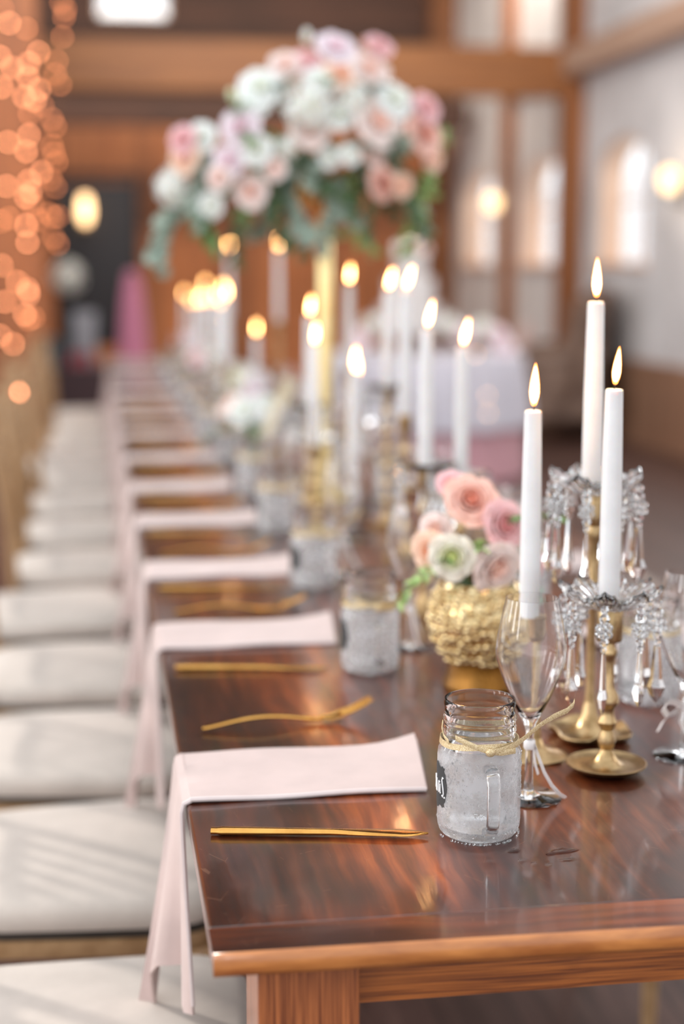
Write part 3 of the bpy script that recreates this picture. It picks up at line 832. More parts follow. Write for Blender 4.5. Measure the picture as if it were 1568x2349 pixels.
def candle(px, pytop, X=None, Y=None, L_=.24, label='', lean=0, fscale=1, group='lit taper candles down the centre of the table'):
    p = on_y(px, pytop, Y) if Y else on_x(px, pytop, X)
    key = round(L_, 2)
    if key not in _cand: _cand[key] = o = make_candle(L_)
    else: o = copy_tree(_cand[key])
    o.location = (p[0], p[1], p[2] - L_)
    tag(o, label, 'candle', group)
    for c in o.children:
        if c.name.startswith('flame'):
            c.rotation_euler = (0, lean, 0)
            if fscale != 1: c.scale = (fscale,) * 3
    return o

def brass_stick(name, label, loc, prof, group=None, seg=32, m=None, extra=None):
    """prof split at its foot: base dish and turned stem"""
    t = thing(name, label, 'candlestick', loc, 0, group)
    base, stem, cup = prof
    MB().lathe(base, seg).build('base', m or M['brass'], t)
    MB().lathe(stem, seg).build('stem', m or M['brass'], t)
    MB().lathe(cup, seg).build('candle_cup', m or M['brass'], t)
    return t
def crystal_dish(parent, z, R_=.050):
    def fn(r, zz, a):
        k = 1 + .07 * cos(8 * a) * (r / R_) ** 2
        return r * k, zz + (.0045 * cos(8 * a) + .0016 * cos(32 * a)) * (r / R_) ** 3
    MB().lathe([(.0128, z - .002), (.024, z + .001), (.038, z + .009), (R_, z + .0165), (R_ * 1.03, z + .0195), (R_ * 1.0, z + .0225), (R_ * .95, z + .0215), (.037, z + .0155), (.024, z + .0085), (.0128, z + .005)], 96, closed=True, fn=fn).build('crystal_dish', M['crystal'], parent, smooth=False)
def prism_strand(parent, x, y, z, long=.052, big=1.0, ang=0):
    s = thing_part('prism_strand', parent, (x, y, z)); s.rotation_euler = (0, 0, ang); s.scale = (big,) * 3
    b = MB(); zz = -.002
    for k, (r, n) in enumerate(((.0040, 1), (.0050, 1), (.0034, 5), (.0036, 5), (.0044, 1), (.0030, 1))):
        zz -= r * .9
        if n == 1: b.ball((0, 0, zz), r, 6, 4)
        else:
            for q in range(n): a = 2 * pi * q / n; b.ball((.0048 * cos(a), .0048 * sin(a), zz), r, 6, 4)
        zz -= r * .85
    b.build('beads', M['crystal'], s, smooth=False)
    p = MB(); L_ = long
    def dr(r, z): return (r, zz - z)
    p.lathe([(0, zz), dr(.0022, .001), dr(.0034, L_ * .3), dr(.0044, L_ * .58), dr(.0066, L_ * .72), dr(.0040, L_ * .88), (0, zz - L_)], 6, fn=lambda r, z_, a: (r * (1.25 if True else 1), z_))
    o = p.build('prism_drop', M['crystal'], s, smooth=False); o.scale = (1, .55, 1)
    return zz - L_
# three near candles and their holders
c = thing('brass_candlestick', 'plain thin brass candlestick behind the champagne flute', 'candlestick', (.470, 1.625, TZ), 0, 'brass candlesticks near the camera')
MB().lathe([(0, 0), (.034, 0), (.0352, .001), (.0352, .0025), (.030, .0048), (.018, .0075), (.010, .013), (.0062, .022), (0, .022)], 40).build('base', M['brass'], c)
MB().lathe([(0, .02), (.0062, .022), (.0048, .04), (.0045, .09), (.0050, .125), (.0044, .132), (0, .132)], 24).build('stem', M['brass'], c)
MB().lathe([(0, .131), (.006, .131), (.0085, .134), (.0098, .139), (.0102, .155), (.0112, .158), (.0112, .160), (0, .160)], 24).build('candle_cup', M['brass'], c)
candle(1222, 942, Y=1.625, L_=.226, label='short white taper candle above the champagne flute, left of the crystal holders', lean=.03, fscale=1.0)
# C3: turned brass with crystal dish
B3 = (.532, 1.565, TZ)
c = thing('crystal_candlestick', 'turned brass candlestick with crystal dish and prisms, front of the pair', 'candlestick', B3, .35, 'crystal hung candlesticks near the camera')
MB().lathe([(0, 0), (.018, 0), (.020, .0012), (.024, .003), (.036, .0042), (.0425, .0085), (.0432, .0100), (.0425, .0104), (.034, .0072), (.022, .0070), (.0165, .009), (.012, .014), (.0085, .020), (.0068, .0245), (0, .0245)], 48).build('base', M['brass'], c)
def zc(y): return .937 - TZ - y * .000103
st = [(0, .0243)] + [(r, zc(y)) for y, r in ((1500, .0068), (1475, .0064), (1450, .0080), (1385, .0098), (1320, .0080), (1275, .0064), (1240, .0082), (1185, .0104), (1130, .0080), (1095, .0070), (1040, .0076), (1005, .0102), (985, .0118), (960, .0122), (900, .0112), (840, .0078), (790, .0062), (560, .0058), (510, .0062), (480, .0082), (440, .0088), (400, .0070), (370, .0058), (340, .0058))] + [(0, zc(340))]
MB().lathe(st, 36).build('stem', M['brass'], c)
MB().lathe([(0, zc(342)), (.0075, zc(340)), (.0128, zc(322)), (.0138, zc(300)), (.0138, zc(10)), (.0125, zc(0) + .001), (0, zc(0) + .001)], 36).build('candle_cup', M['brass'], c)
crystal_dish(c, .939 - TZ)
for k in range(8):
    a = 2 * pi * k / 8; r = .050
    prism_strand(c, r * cos(a), r * sin(a), .954 - TZ, .050 + .003 * (k % 3), 1.2, ang=a)
candle(1408, 895, Y=1.565, L_=.225, label='white taper candle in the front crystal candlestick at right', lean=.10, fscale=.86)
# C2: taller, square-ish footed brass
B2 = (.553, 1.690, TZ)
c = thing('crystal_candlestick', 'taller brass candlestick with crystal dish, rear of the pair', 'candlestick', B2, .1, 'crystal hung candlesticks near the camera')
def sq(r, z, a):
    k = (abs(cos(a)) ** 4 + abs(sin(a)) ** 4) ** -.25 if r > .02 else 1
    return r * k, z + (.006 * abs(cos(2 * a + pi / 2)) * 0 + (.005 * max(0, cos(4 * a)) if r > .035 else 0))
MB().lathe([(0, 0), (.034, 0), (.041, .004), (.043, .008), (.0425, .0095), (.034, .0062), (.022, .008), (.015, .014), (.010, .026), (.0065, .042), (0, .042)], 64, fn=sq).build('base', M['brass'], c)
MB().lathe([(0, .040), (.0062, .042), (.0050, .06), (.0050, .165), (.0075, .172), (.0095, .178), (.0060, .184), (.0055, .225), (.0080, .232), (.0095, .240), (.0070, .248), (0, .248)], 28).build('stem', M['brass'], c)
MB().lathe([(0, .247), (.008, .247), (.0130, .252), (.0138, .258), (.0138, .281), (.0122, .283), (0, .283)], 28).build('candle_cup', M['brass'], c)
crystal_dish(c, .284)
for k in range(8):
    a = 2 * pi * k / 8 + .2
    prism_strand(c, .050 * cos(a), .050 * sin(a), .299, .050 + .003 * (k % 3), 1.2, ang=a)
candle(1366, 692, Y=1.690, L_=.222, label='tallest white taper candle at right, in the rear crystal candlestick', lean=0, fscale=.95)

for o_ in [o for o in S.objects if o.get('category') == 'candle']:
    hh = max(c.location.z for c in o_.children)
    l = lamp('candle_light', 'POINT', (0, 0, 0), None, .22, (1, .58, .28), shadow_soft_size=.007); l.parent = o_; l.location = (.001, 0, hh + .016)
# the crowd of candles farther down the table
def holder(kind, loc, h, label, R_=.036):
    t = thing('crystal_candlestick' if kind == 'crystal' else 'brass_candlestick', label, 'candlestick', loc, random.uniform(0, 1), 'candlesticks farther down the table')
    m = M['crystal'] if kind == 'glass' else M['brass']
    MB().lathe([(0, 0), (R_, 0), (R_ * 1.03, .004), (R_ * .8, .008), (.014, .014), (.008, .03), (0, .03)], 24).build('base', m, t)
    pr = [(0, .029), (.007, .03)]; k = 0; z = .03
    while z < h - .05:
        pr += [(.0055, z + .006), (.0062, z + .018), (.0105, z + .026), (.0062, z + .034)]; z += .036
    pr += [(.0055, h - .030), (0, h - .030)]
    MB().lathe(pr, 16).build('stem', m, t)
    MB().lathe([(0, h - .031), (.010, h - .030), (.0135, h - .024), (.0135, h - .001), (.012, h), (0, h)], 16).build('candle_cup', m, t)
    if kind == 'crystal':
        def fn(r, zz, a): return r * (1 + .05 * cos(6 * a) * (r / .045) ** 2), zz
        MB().lathe([(.0138, h - .004), (.030, h + .002), (.045, h + .010), (.0455, h + .012), (.030, h + .005), (.0138, h - .001)], 30, closed=True, fn=fn).build('crystal_dish', M['crystal'], t)
        for k in range(6):
            a = 2 * pi * k / 6; prism_strand(t, .045 * cos(a), .045 * sin(a), h + .008, .045, ang=a)
    return t
FAR = [  # flame x, wax top y, X on the table, length, lean, holder, where
    (1060, 798, .560, .205, .22, 'crystal', 'rightmost blurred lit candle of the middle group'),
    (978, 757, .500, .215, .22, 'crystal', 'second blurred lit candle from the right in the middle group'),
    (930, 668, .560, .225, .30, 'brass', 'tall lit candle touching flames with its left neighbour'),
    (889, 672, .592, .200, .26, 'crystal', 'lit candle just left of the tall one, flames touching'),
    (811, 850, .500, .215, .10, 'glass', 'low wide blurred lit candle right of the gold pole'),
    (800, 656, .600, .200, .10, 'brass', 'lit candle just right of the gold flower pole'),
    (709, 726, .470, .205, .12, 'crystal', 'lit candle just left of the gold flower pole, upper'),
    (721, 792, .440, .205, .08, 'brass', 'lower lit candle in front of the gold pole, left side'),
    (587, 768, .520, .205, .04, 'brass', 'lone lit candle between the far cluster and the gold pole'),
    (638, 572, .640, .250, .04, 'brass', 'tall lit candle under the flowers, left of the gold pole'),
    (525, 572, .560, .280, .0, 'brass', 'tall lit candle under the left end of the flowers'),
    (515, 748, .430, .205, .04, 'crystal', 'lowest lit candle at the right end of the far cluster'),
    (817, 868, .560, .190, .04, 'glass', 'low lit candle hiding behind another, right of the gold pole'),
    (470, 660, .540, .205, 0, 'brass', 'highest lit candle of the far cluster'),
    (423, 682, .470, .205, 0, 'brass', 'leftmost lit candle of the far cluster')]
for px, py, X, L_, ln, hk, lb in FAR:
    o = candle(px, py, X=X, L_=L_, label=lb, lean=ln, fscale=.92)
    h = o.location.z - TZ
    if h > .05: holder(hk, (o.location.x, o.location.y, TZ), h, ('brass' if hk == 'brass' else 'crystal' if hk == 'crystal' else 'low glass') + ' holder under the ' + lb.replace('lit ', ''))
CL = [(440, 700, .56), (456, 702, .44), (478, 697, .60), (496, 694, .46), (512, 672, .52), (506, 704, .58), (520, 690, .40), (464, 690, .50)]
for i, (px, py, X) in enumerate(CL):
    o = candle(px, py, X=X, L_=.20, label='%s flame from the left inside the far blurred candle cluster' % ['first', 'third', 'fifth', 'sixth', 'eighth', 'seventh', 'ninth', 'fourth'][i], lean=0, fscale=.92, group='candles of the far cluster')
    h = o.location.z - TZ
    if h > .05: holder('brass', (o.location.x, o.location.y, TZ), h, 'brass candlestick under the %s flame of the far blurred cluster' % ['first', 'third', 'fifth', 'sixth', 'eighth', 'seventh', 'ninth', 'fourth'][i])

# ------------------------------------------------------------------ flowers
def rose_mesh(seed, openness=1.0, layers=5):
    """unit rose, centre at the origin, facing +Z, outer radius about 1"""
    rnd = random.Random(seed); mb = MB()
    mb.ball((0, 0, -.10), .30, 10, 6, (1, 1, 1.25))
    for L_ in range(layers):
        q = L_ / (layers - 1); n = 3 + L_ + (L_ > 2)
        for k in range(n):
            a0 = 2 * pi * (k + .5 * (L_ % 2) + rnd.uniform(-.12, .12)) / n + L_ * .6
            half = pi / n * 1.35
            rows = []
            r_in = .12 + .14 * q; r_out = (.26 + .74 * q) * rnd.uniform(.92, 1.05)
            top = (.42 - .22 * q * openness) * rnd.uniform(.9, 1.1)
            for i in range(6):
                s = i / 5; row = []
                for j in range(7):
                    v = -1 + 2 * j / 6
                    wv = half * (.45 + .75 * sin(pi * min(1, s * .62 + .12)))
                    a = a0 + v * wv * (.9 if s < .9 else .7)
                    r = r_in + (r_out - r_in) * (s ** .8) - .04 * v * v * s
                    z = -.42 + (top + .42) * sin(s * pi / 2) ** .9 - .10 * v * v * s
                    if s > .85: r += .07 * q; z -= .05 * q
                    row.append((r * cos(a), r * sin(a), z))
                rows.append(row)
            mb.sheet(rows, .018)
    return mb
def hydrangea_mesh(seed):
    rnd = random.Random(seed); mb = MB()
    mb.ball((0, 0, -.1), .55, 10, 7, (1, 1, .9))
    for k in range(110):
        t = math.acos(rnd.uniform(-.35, 1)); a = rnd.uniform(0, 2 * pi)
        n = Vector((sin(t) * cos(a), sin(t) * sin(a), cos(t))); c = n * rnd.uniform(.74, .95); c.z -= .1
        u = n.orthogonal().normalized(); w = n.cross(u); rot = rnd.uniform(0, 1.5)
        for p in range(4):
            b = rot + p * pi / 2; d = u * cos(b) + w * sin(b); e = n.cross(d)
            mb.add([c, c + d * .11 + e * .07 + n * .03, c + d * .20 + n * .02, c + d * .11 - e * .07 + n * .03], [(0, 1, 2, 3)])
    return mb
def bud_mesh():
    return MB().lathe([(0, -.9), (.35, -.7), (.55, -.2), (.50, .3), (.30, .7), (0, .9)], 10, fn=lambda r, z, a: (r * (1 + .12 * cos(3 * a + z)), z))
FM = {}
for nm in PET:
    FM[nm] = rose_mesh(3, .9).mesh('bloom', PET[nm]) if nm not in ('white',) else rose_mesh(9, 1.1, 6).mesh('bloom', PET[nm])
HYD = hydrangea_mesh(5).mesh('bloom', PET['white'], smooth=False)
BUD = {k: bud_mesh().mesh('bloom', PET[k]) for k in ('green', 'white')}
STEM = MB().tube([(0, 0, -.35), (.05, 0, -1.0), (0, .08, -1.6)], .06, 6).mesh('stem', M['stem'])
CALYX = MB().lathe([(0, -.55), (.16, -.50), (.30, -.38), (.34, -.26), (.2, -.3)], 10).mesh('calyx', M['leaf'])
def bloom(name, me, loc, r, direction, label, cat='flower', group=None, stem=True):
    """one cut flower: the head, its green calyx and its stem"""
    o = bpy.data.objects.new(name, None); COL.objects.link(o)
    o.location = loc; o.scale = (r,) * 3
    o.rotation_euler = (Vector(direction).to_track_quat('Z', 'Y')).to_euler()
    for nm, m in (('petals', me), ('calyx', CALYX), ('stem', STEM)):
        if nm == 'stem' and not stem: continue
        c = bpy.data.objects.new(nm, m); COL.objects.link(c); c.parent = o
    return tag(o, label, cat, group)
def leaf_rows(L_, w, fold=.15, curl=.2):
    rows = []
    for i in range(7):
        s = i / 6; ww = w * sin(pi * min(.98, s * .9 + .08)) ** .8
        rows.append([(L_ * s, ww * v, fold * w * abs(v) - curl * L_ * s * s) for v in (-1, -.5, 0, .5, 1)])
    return rows
def sprig_mb(kind, seed, n=9, L_=.16, lw=.016, ll=.035, droop=.6):
    rnd = random.Random(seed); st = MB(); lf = MB()
    pts = []
    for i in range(9):
        s = i / 8; pts.append((L_ * s, .02 * sin(s * 4 + seed), -droop * L_ * s * s))
    st.tube(pts, [.0022 * (1 - .7 * i / 8) for i in range(9)], 5)
    for k in range(n):
        s = .15 + .85 * k / (n - 1); i = min(7, int(s * 8)); f = s * 8 - i
        p = Vector(pts[i]).lerp(Vector(pts[i + 1]), f)
        for side in (-1, 1):
            if kind == 'round': rows = leaf_rows(ll * .8, lw * 1.3, .1, .1)
            else: rows = leaf_rows(ll, lw * .55, .3, .35)
            mt = Matrix.Translation(p) @ Matrix.Rotation(side * rnd.uniform(.6, 1.2), 4, 'Z') @ Matrix.Rotation(rnd.uniform(-.3, .9), 4, 'Y') @ Matrix.Rotation(rnd.uniform(-.8, .8), 4, 'X')
            lf.sheet([[mt @ Vector(q) for q in r] for r in rows], .0006)
    return st, lf
SPR = {}
def sprig(kind, mkey, loc, direction, label, scale=1.0, seed=1, group=None, roll=0):
    key = (kind, mkey, seed)
    if key not in SPR:
        st, lf = sprig_mb(kind, seed); SPR[key] = (st.mesh('stem', M['stem']), lf.mesh('leaves', M[mkey]))
    o = bpy.data.objects.new({'leafteal': 'eucalyptus_sprig', 'leafdark': 'foliage_sprig', 'leaf': 'foliage_sprig', 'leaflight': 'foliage_sprig'}[mkey], None); COL.objects.link(o)
    o.location = loc; o.scale = (scale,) * 3
    o.rotation_euler = (Vector(direction).to_track_quat('X', 'Z') @ Matrix.Rotation(roll, 3, 'X').to_quaternion()).to_euler()
    for nm, m in zip(('stem', 'leaves'), SPR[key]):
        c = bpy.data.objects.new(nm, m); COL.objects.link(c); c.parent = o
    return tag(o, label, 'foliage', group)

# the tall arrangement on its gold pole
SX, SY = .527, 3.626
t = thing('flower_stand', 'tall gold pole stand carrying the big flower arrangement', 'stand', (SX, SY, TZ))
MB().lathe([(0, 0), (.075, 0), (.077, .004), (.072, .010), (.03, .016), (.018, .03), (0, .03)], 40).build('base', M['brasspole'], t)
MB().lathe([(0, .028), (.0165, .03), (.0165, .628), (0, .628)], 28).build('pole', M['brasspole'], t)
MB().lathe([(0, .622), (.0165, .622), (.024, .630), (.026, .640), (.018, .650), (.014, .662), (0, .662)], 28).build('finial', M['gold'], t)
MB().lathe([(0, .655), (.02, .658), (.055, .675), (.082, .710), (.092, .745), (.089, .746), (.079, .712), (.052, .68), (0, .666)], 36).build('bowl', M['gold'], t)
ax, az = .50, 1.565
def arr(cx, cy): return 340 + cx / 2.208, 50 + cy / 2.208
rnd = random.Random(21)
BL = [  # crop x, y, radius px, colour, what
    (810, 420, 112, 'hyd', 'large white hydrangea head at the middle of the tall arrangement'),
    (570, 340, 84, 'white', 'greenish white rose high on the left shoulder of the arrangement'),
    (540, 420, 62, 'white', 'white rose just below the greenish one on the left shoulder'),
    (1040, 410, 84, 'hyd', 'white hydrangea head right of the large one'),
    (1240, 400, 78, 'white', 'white rose on the right shoulder of the arrangement'),
    (130, 840, 82, 'hyd', 'white hydrangea head at the low left end of the arrangement'),
    (270, 590, 62, 'white', 'pinkish white rose at the upper left end'),
    (180, 600, 56, 'pink', 'deep pink rose at the upper left end of the arrangement'),
    (190, 690, 62, 'peach', 'peach rose at the left end, below the deep pink one'),
    (470, 540, 74, 'lilac', 'lilac pink rose left of the large white hydrangea'),
    (550, 650, 62, 'white', 'white rose below the lilac pink one'),
    (410, 710, 62, 'lilac', 'pale lilac rose low on the left wing'),
    (520, 860, 64, 'blush', 'blush rose hanging lowest on the left wing'),
    (360, 790, 50, 'blush', 'small blush rose low on the left wing'),
    (815, 545, 78, 'blush', 'blush rose facing out at the centre of the arrangement'),
    (1155, 515, 98, 'blush', 'big pale blush rose right of the centre'),
    (1385, 575, 82, 'coral', 'peach rose with an orange heart at the right edge'),
    (1400, 440, 62, 'pink', 'pink rose on the upper right edge of the arrangement'),
    (1430, 690, 52, 'peach', 'peach rose at the lower right edge'),
    (695, 225, 62, 'blush', 'blush rose on the top left of the crown'),
    (790, 215, 62, 'pink', 'pink rose near the top of the crown'),
    (945, 140, 76, 'lilac', 'topmost lilac pink rose of the arrangement'),
    (1165, 130, 56, 'pink', 'pink rose standing out on the upper right of the crown'),
    (970, 275, 64, 'peach', 'peach rose in the middle of the crown'),
    (1110, 250, 80, 'blush', 'blush rose on the right of the crown'),
    (870, 300, 60, 'white', 'white rose tucked under the crown roses'),
    (1180, 820, 62, 'coral', 'coral rose low on the right under the leaves'),
    (1280, 830, 46, 'peach', 'small peach rose low on the right'),
    (640, 745, 44, 'blush', 'small blush rose low left of centre'),
    (915, 690, 44, 'white', 'small white rose under the centre'),
    (1020, 675, 42, 'white', 'small white rose below right of the centre'),
    (1140, 680, 44, 'blush', 'small blush rose under the big pale one'),
    (700, 640, 50, 'hyd', 'small white hydrangea left under the centre'),
    (320, 930, 50, 'white', 'white rose under the low left end'),
    (960, 480, 60, 'white', 'white rose between the two hydrangeas')]
for cx, cy, rp, kind, lb in BL:
    px, py = arr(cx, cy)
    p0 = on_y(px, py, SY); dx = (p0[0] - ax) / .34; dz = (p0[2] - az) / .26
    bul = .16 * math.sqrt(max(0, 1 - min(1, dx * dx * .8 + dz * dz * .8)))
    p = on_y(px, py, SY - bul + rnd.uniform(-.02, .02))
    r = rp / 2.208 * p[1] / FPX * 1.34
    d = (dx * .8, -1.0, dz * .7 + .25)
    me = HYD if kind == 'hyd' else FM[kind]
    bloom('hydrangea' if kind == 'hyd' else 'rose', me, p, r, d, lb, group='flowers of the tall arrangement', stem=False)
for cx, cy, rp, kind, lb in ((430, 375, 44, 'green', 'pale green bud sticking out on the left shoulder'), (800, 70, 40, 'white', 'white bud at the very top of the crown'), (1490, 560, 26, 'green', 'small green bud at the right edge')):
    px, py = arr(cx, cy); p = on_y(px, py, SY - .03)
    bloom('flower_bud', BUD[kind], p, rp / 2.208 * p[1] / FPX, ((px - 700) / 300, -.3, .9), lb, group='buds of the tall arrangement')
cnt = {}
LV = [(620, 520, 'leaf', 'pointed', 1.1), (690, 620, 'leaf', 'pointed', 1.0), (400, 860, 'leaf', 'pointed', 1.1), (260, 930, 'leaf', 'round', 1.1), (560, 770, 'leaf', 'pointed', 1.0),
      (690, 870, 'leafteal', 'round', 1.4), (930, 620, 'leafteal', 'round', 1.1), (1060, 570, 'leafteal', 'round', 1.1), (870, 800, 'leafteal', 'round', 1.2), (1300, 690, 'leafdark', 'pointed', 1.5),
      (1340, 790, 'leafdark', 'pointed', 1.3), (1010, 940, 'leaflight', 'pointed', 1.3), (1390, 930, 'leaflight', 'pointed', 1.4), (150, 950, 'leafteal', 'round', 1.3), (760, 940, 'leafdark', 'pointed', 1.1),
      (590, 900, 'leafdark', 'round', 1.1), (320, 690, 'leafteal', 'round', 1.1), (460, 440, 'leaf', 'pointed', .9), (820, 320, 'leaf', 'pointed', .8), (1080, 330, 'leafdark', 'pointed', .9),
      (70, 980, 'leafteal', 'round', 1.2), (450, 970, 'leafdark', 'pointed', 1.1), (1180, 880, 'leafdark', 'pointed', 1.0), (780, 720, 'leafdark', 'round', 1.1), (1100, 740, 'leafdark', 'round', 1.1),
      (1250, 600, 'leafteal', 'round', 1.0), (330, 860, 'leaf', 'pointed', 1.0), (1480, 640, 'leaflight', 'pointed', .9), (640, 330, 'leafdark', 'pointed', .9), (240, 800, 'leafteal', 'round', 1.0), (960, 860, 'leafteal', 'round', 1.0)]
for i, (cx, cy, mk, kd, sc) in enumerate(LV):
    px, py = arr(cx, cy); p0 = on_y(px, py, SY); dx = (p0[0] - ax) / .34; dz = (p0[2] - az) / .26
    b = .13 * math.sqrt(max(0, 1 - min(1, dx * dx * .8 + dz * dz * .8)))
    p = Vector(on_y(px, py, SY - b))
    d = Vector((dx, -.55, dz - .35 if cy > 600 else dz + .2)).normalized()
    if mk == 'leaflight': d = Vector((.1 * (1 if px > 800 else -1), -.2, -1))
    kindw = {'leafteal': 'blue green eucalyptus', 'leaf': 'bright green', 'leafdark': 'dark green', 'leaflight': 'pale green hanging'}[mk]
    where = ('left wing' if px < 560 else 'middle' if px < 800 else 'right side') + (' top' if cy < 450 else ' underside' if cy > 780 else '')
    nth = cnt.get((kindw, where), 0); cnt[(kindw, where)] = nth + 1
    order = ['', 'second ', 'third '][cnt.get(('n', min(BL, key=lambda b: (b[0] - cx) ** 2 + (b[1] - cy) ** 2)[4], kindw), 0)]
    kk = ('n', min(BL, key=lambda b: (b[0] - cx) ** 2 + (b[1] - cy) ** 2)[4], kindw); cnt[kk] = cnt.get(kk, 0) + 1
    near = min(BL, key=lambda b: (b[0] - cx) ** 2 + (b[1] - cy) ** 2)[4].split(' of the')[0].split(' at the')[0].split(' on the')[0]
    sprig(kd, mk, p - d * .07 * sc, d, '%s%s leaf sprig beside the %s' % (order, kindw.replace(' eucalyptus', ''), near), sc * .80, 1 + i % 3, 'leaf sprigs of the tall arrangement', rnd.uniform(-1, 1))
# a leafy core behind the visible blooms and a few flowers facing the far side
for i in range(8):
    a = rnd.uniform(0, 2 * pi); e = rnd.uniform(-.35, 1.1)
    d = Vector((cos(a) * cos(e) * 1.5, abs(sin(a)) * cos(e), sin(e))).normalized()
    sprig('pointed' if i % 2 else 'round', ('leafdark', 'leafteal', 'leaf')[i % 3], (ax + rnd.uniform(-.05, .05), SY + .0, az - .05), d, 'green leaf sprig deep inside the tall arrangement', 1.15, 1 + i % 3, 'inner leaf sprigs')

# gold vases with low bouquets
def bobble_vase(label, loc, sc=1.0):
    t = thing('bobbled_vase', label, 'vase', loc)
    MB().lathe([(0, 0), (.043, 0), (.047, .003), (.045, .012), (.040, .024), (.042, .036), (0, .036)], 48).build('foot', M['vaseinside'], t)
    prof = [(0, .026), (.030, .026), (.036, .028), (.038, .030), (.039, .032), (.041, .036), (.050, .048), (.060, .066), (.064, .084), (.063, .102), (.057, .122), (.050, .134), (.047, .140), (.044, .140), (.054, .118), (.058, .090), (.050, .055), (.034, .030), (0, .028)]
    MB().lathe(prof, 48).build('body', M['mercury'], t)
    def rad(z):
        for (r0, z0), (r1, z1) in zip(prof[4:13], prof[5:14]):
            if z0 <= z <= z1: return r0 + (r1 - r0) * (z - z0) / (z1 - z0)
        return .05
    nb = MB(); k = 0; z = .040
    while z < .134:
        r = rad(z); n = int(2 * pi * r / .0105)
        for q in range(n):
            a = 2 * pi * (q + .5 * (k % 2)) / n; nb.ball((r * cos(a), r * sin(a), z + .002 * sin(a * 5 + z * 300)), .0048 + .0012 * sin(q * 2.4 + k), 8, 5)
        z += .0090; k += 1
    nb.build('bobbles', M['mercury'], t)
    t.scale = (sc,) * 3
    return t
VX, VY = .480, 1.925
bobble_vase('gold bobbled vase holding the pink and cream bouquet', (VX, VY, TZ))
for px, py, rp, kind, lb, dy in ((1078, 1150, 66, 'coral', 'coral pink lisianthus at the top of the small bouquet', 0), (1035, 1112, 38, 'pink', 'small pink bloom topmost left of the small bouquet', .03),
        (1150, 1205, 64, 'pink', 'ruffled pink bloom right of the small bouquet', -.02), (1036, 1275, 56, 'cream', 'cream bloom with green centre in the small bouquet', -.05),
        (990, 1262, 50, 'peach', 'peach rose on the left of the small bouquet', -.01), (1132, 1300, 66, 'blush', 'large blush rose low right over the gold vase', -.045),
        (1000, 1215, 42, 'blush', 'half hidden blush bloom at the upper left of the small bouquet', .04), (1225, 1300, 38, 'pink', 'pink bloom half hidden behind the white candle', .03), (1190, 1250, 40, 'white', 'white bloom at the back right of the small bouquet', .05)):
    p = on_y(px, py, VY + dy); bloom('rose' if kind != 'pink' else 'ruffled_bloom', FM[kind], p, rp * VY / FPX * .98, ((px - 1080) / 130, -1.0, (1260 - py) / 180), lb, group='flowers in the gold vase', stem=False)
for i, (px, py, mk) in enumerate(((1085, 1228, 'leaflight'), (1055, 1240, 'leaf'), (1192, 1160, 'leaf'), (1196, 1290, 'leafteal'), (1188, 1330, 'leafteal'), (1075, 1300, 'leafdark'), (960, 1300, 'leaflight'), (1080, 1330, 'leafdark'))):
    p = Vector(on_y(px, py, VY - .02)); d = Vector(((px - 1080) / 100, -.4, (1280 - py) / 120)).normalized()
    sprig('round' if mk == 'leafteal' else 'pointed', mk, p - d * .04, d, ['pale green leaves under the coral bloom of the small bouquet', 'green leaves above the cream bloom of the small bouquet', 'green leaves right of the pink ruffled bloom', 'upper blue green leaves right of the small bouquet', 'lower blue green leaves right of the small bouquet', 'dark green leaves between the cream and blush blooms', 'pale green leaves drooping at the left of the small bouquet', 'dark green leaves low in the middle, over the vase rim'][i], .42, 1 + i % 3, 'leaves of the small bouquet')
MB().tube([(VX, VY - .02, TZ + .10), (VX + .002, VY - .035, TZ + .17), (VX + .006, VY - .03, TZ + .21)], .004, 8).build('x', M['leafdark'])
o = bpy.data.objects['x']; o.name = 'flower_stalk'; tag(o, 'dark green stalk between the cream and the blush bloom', 'stem')
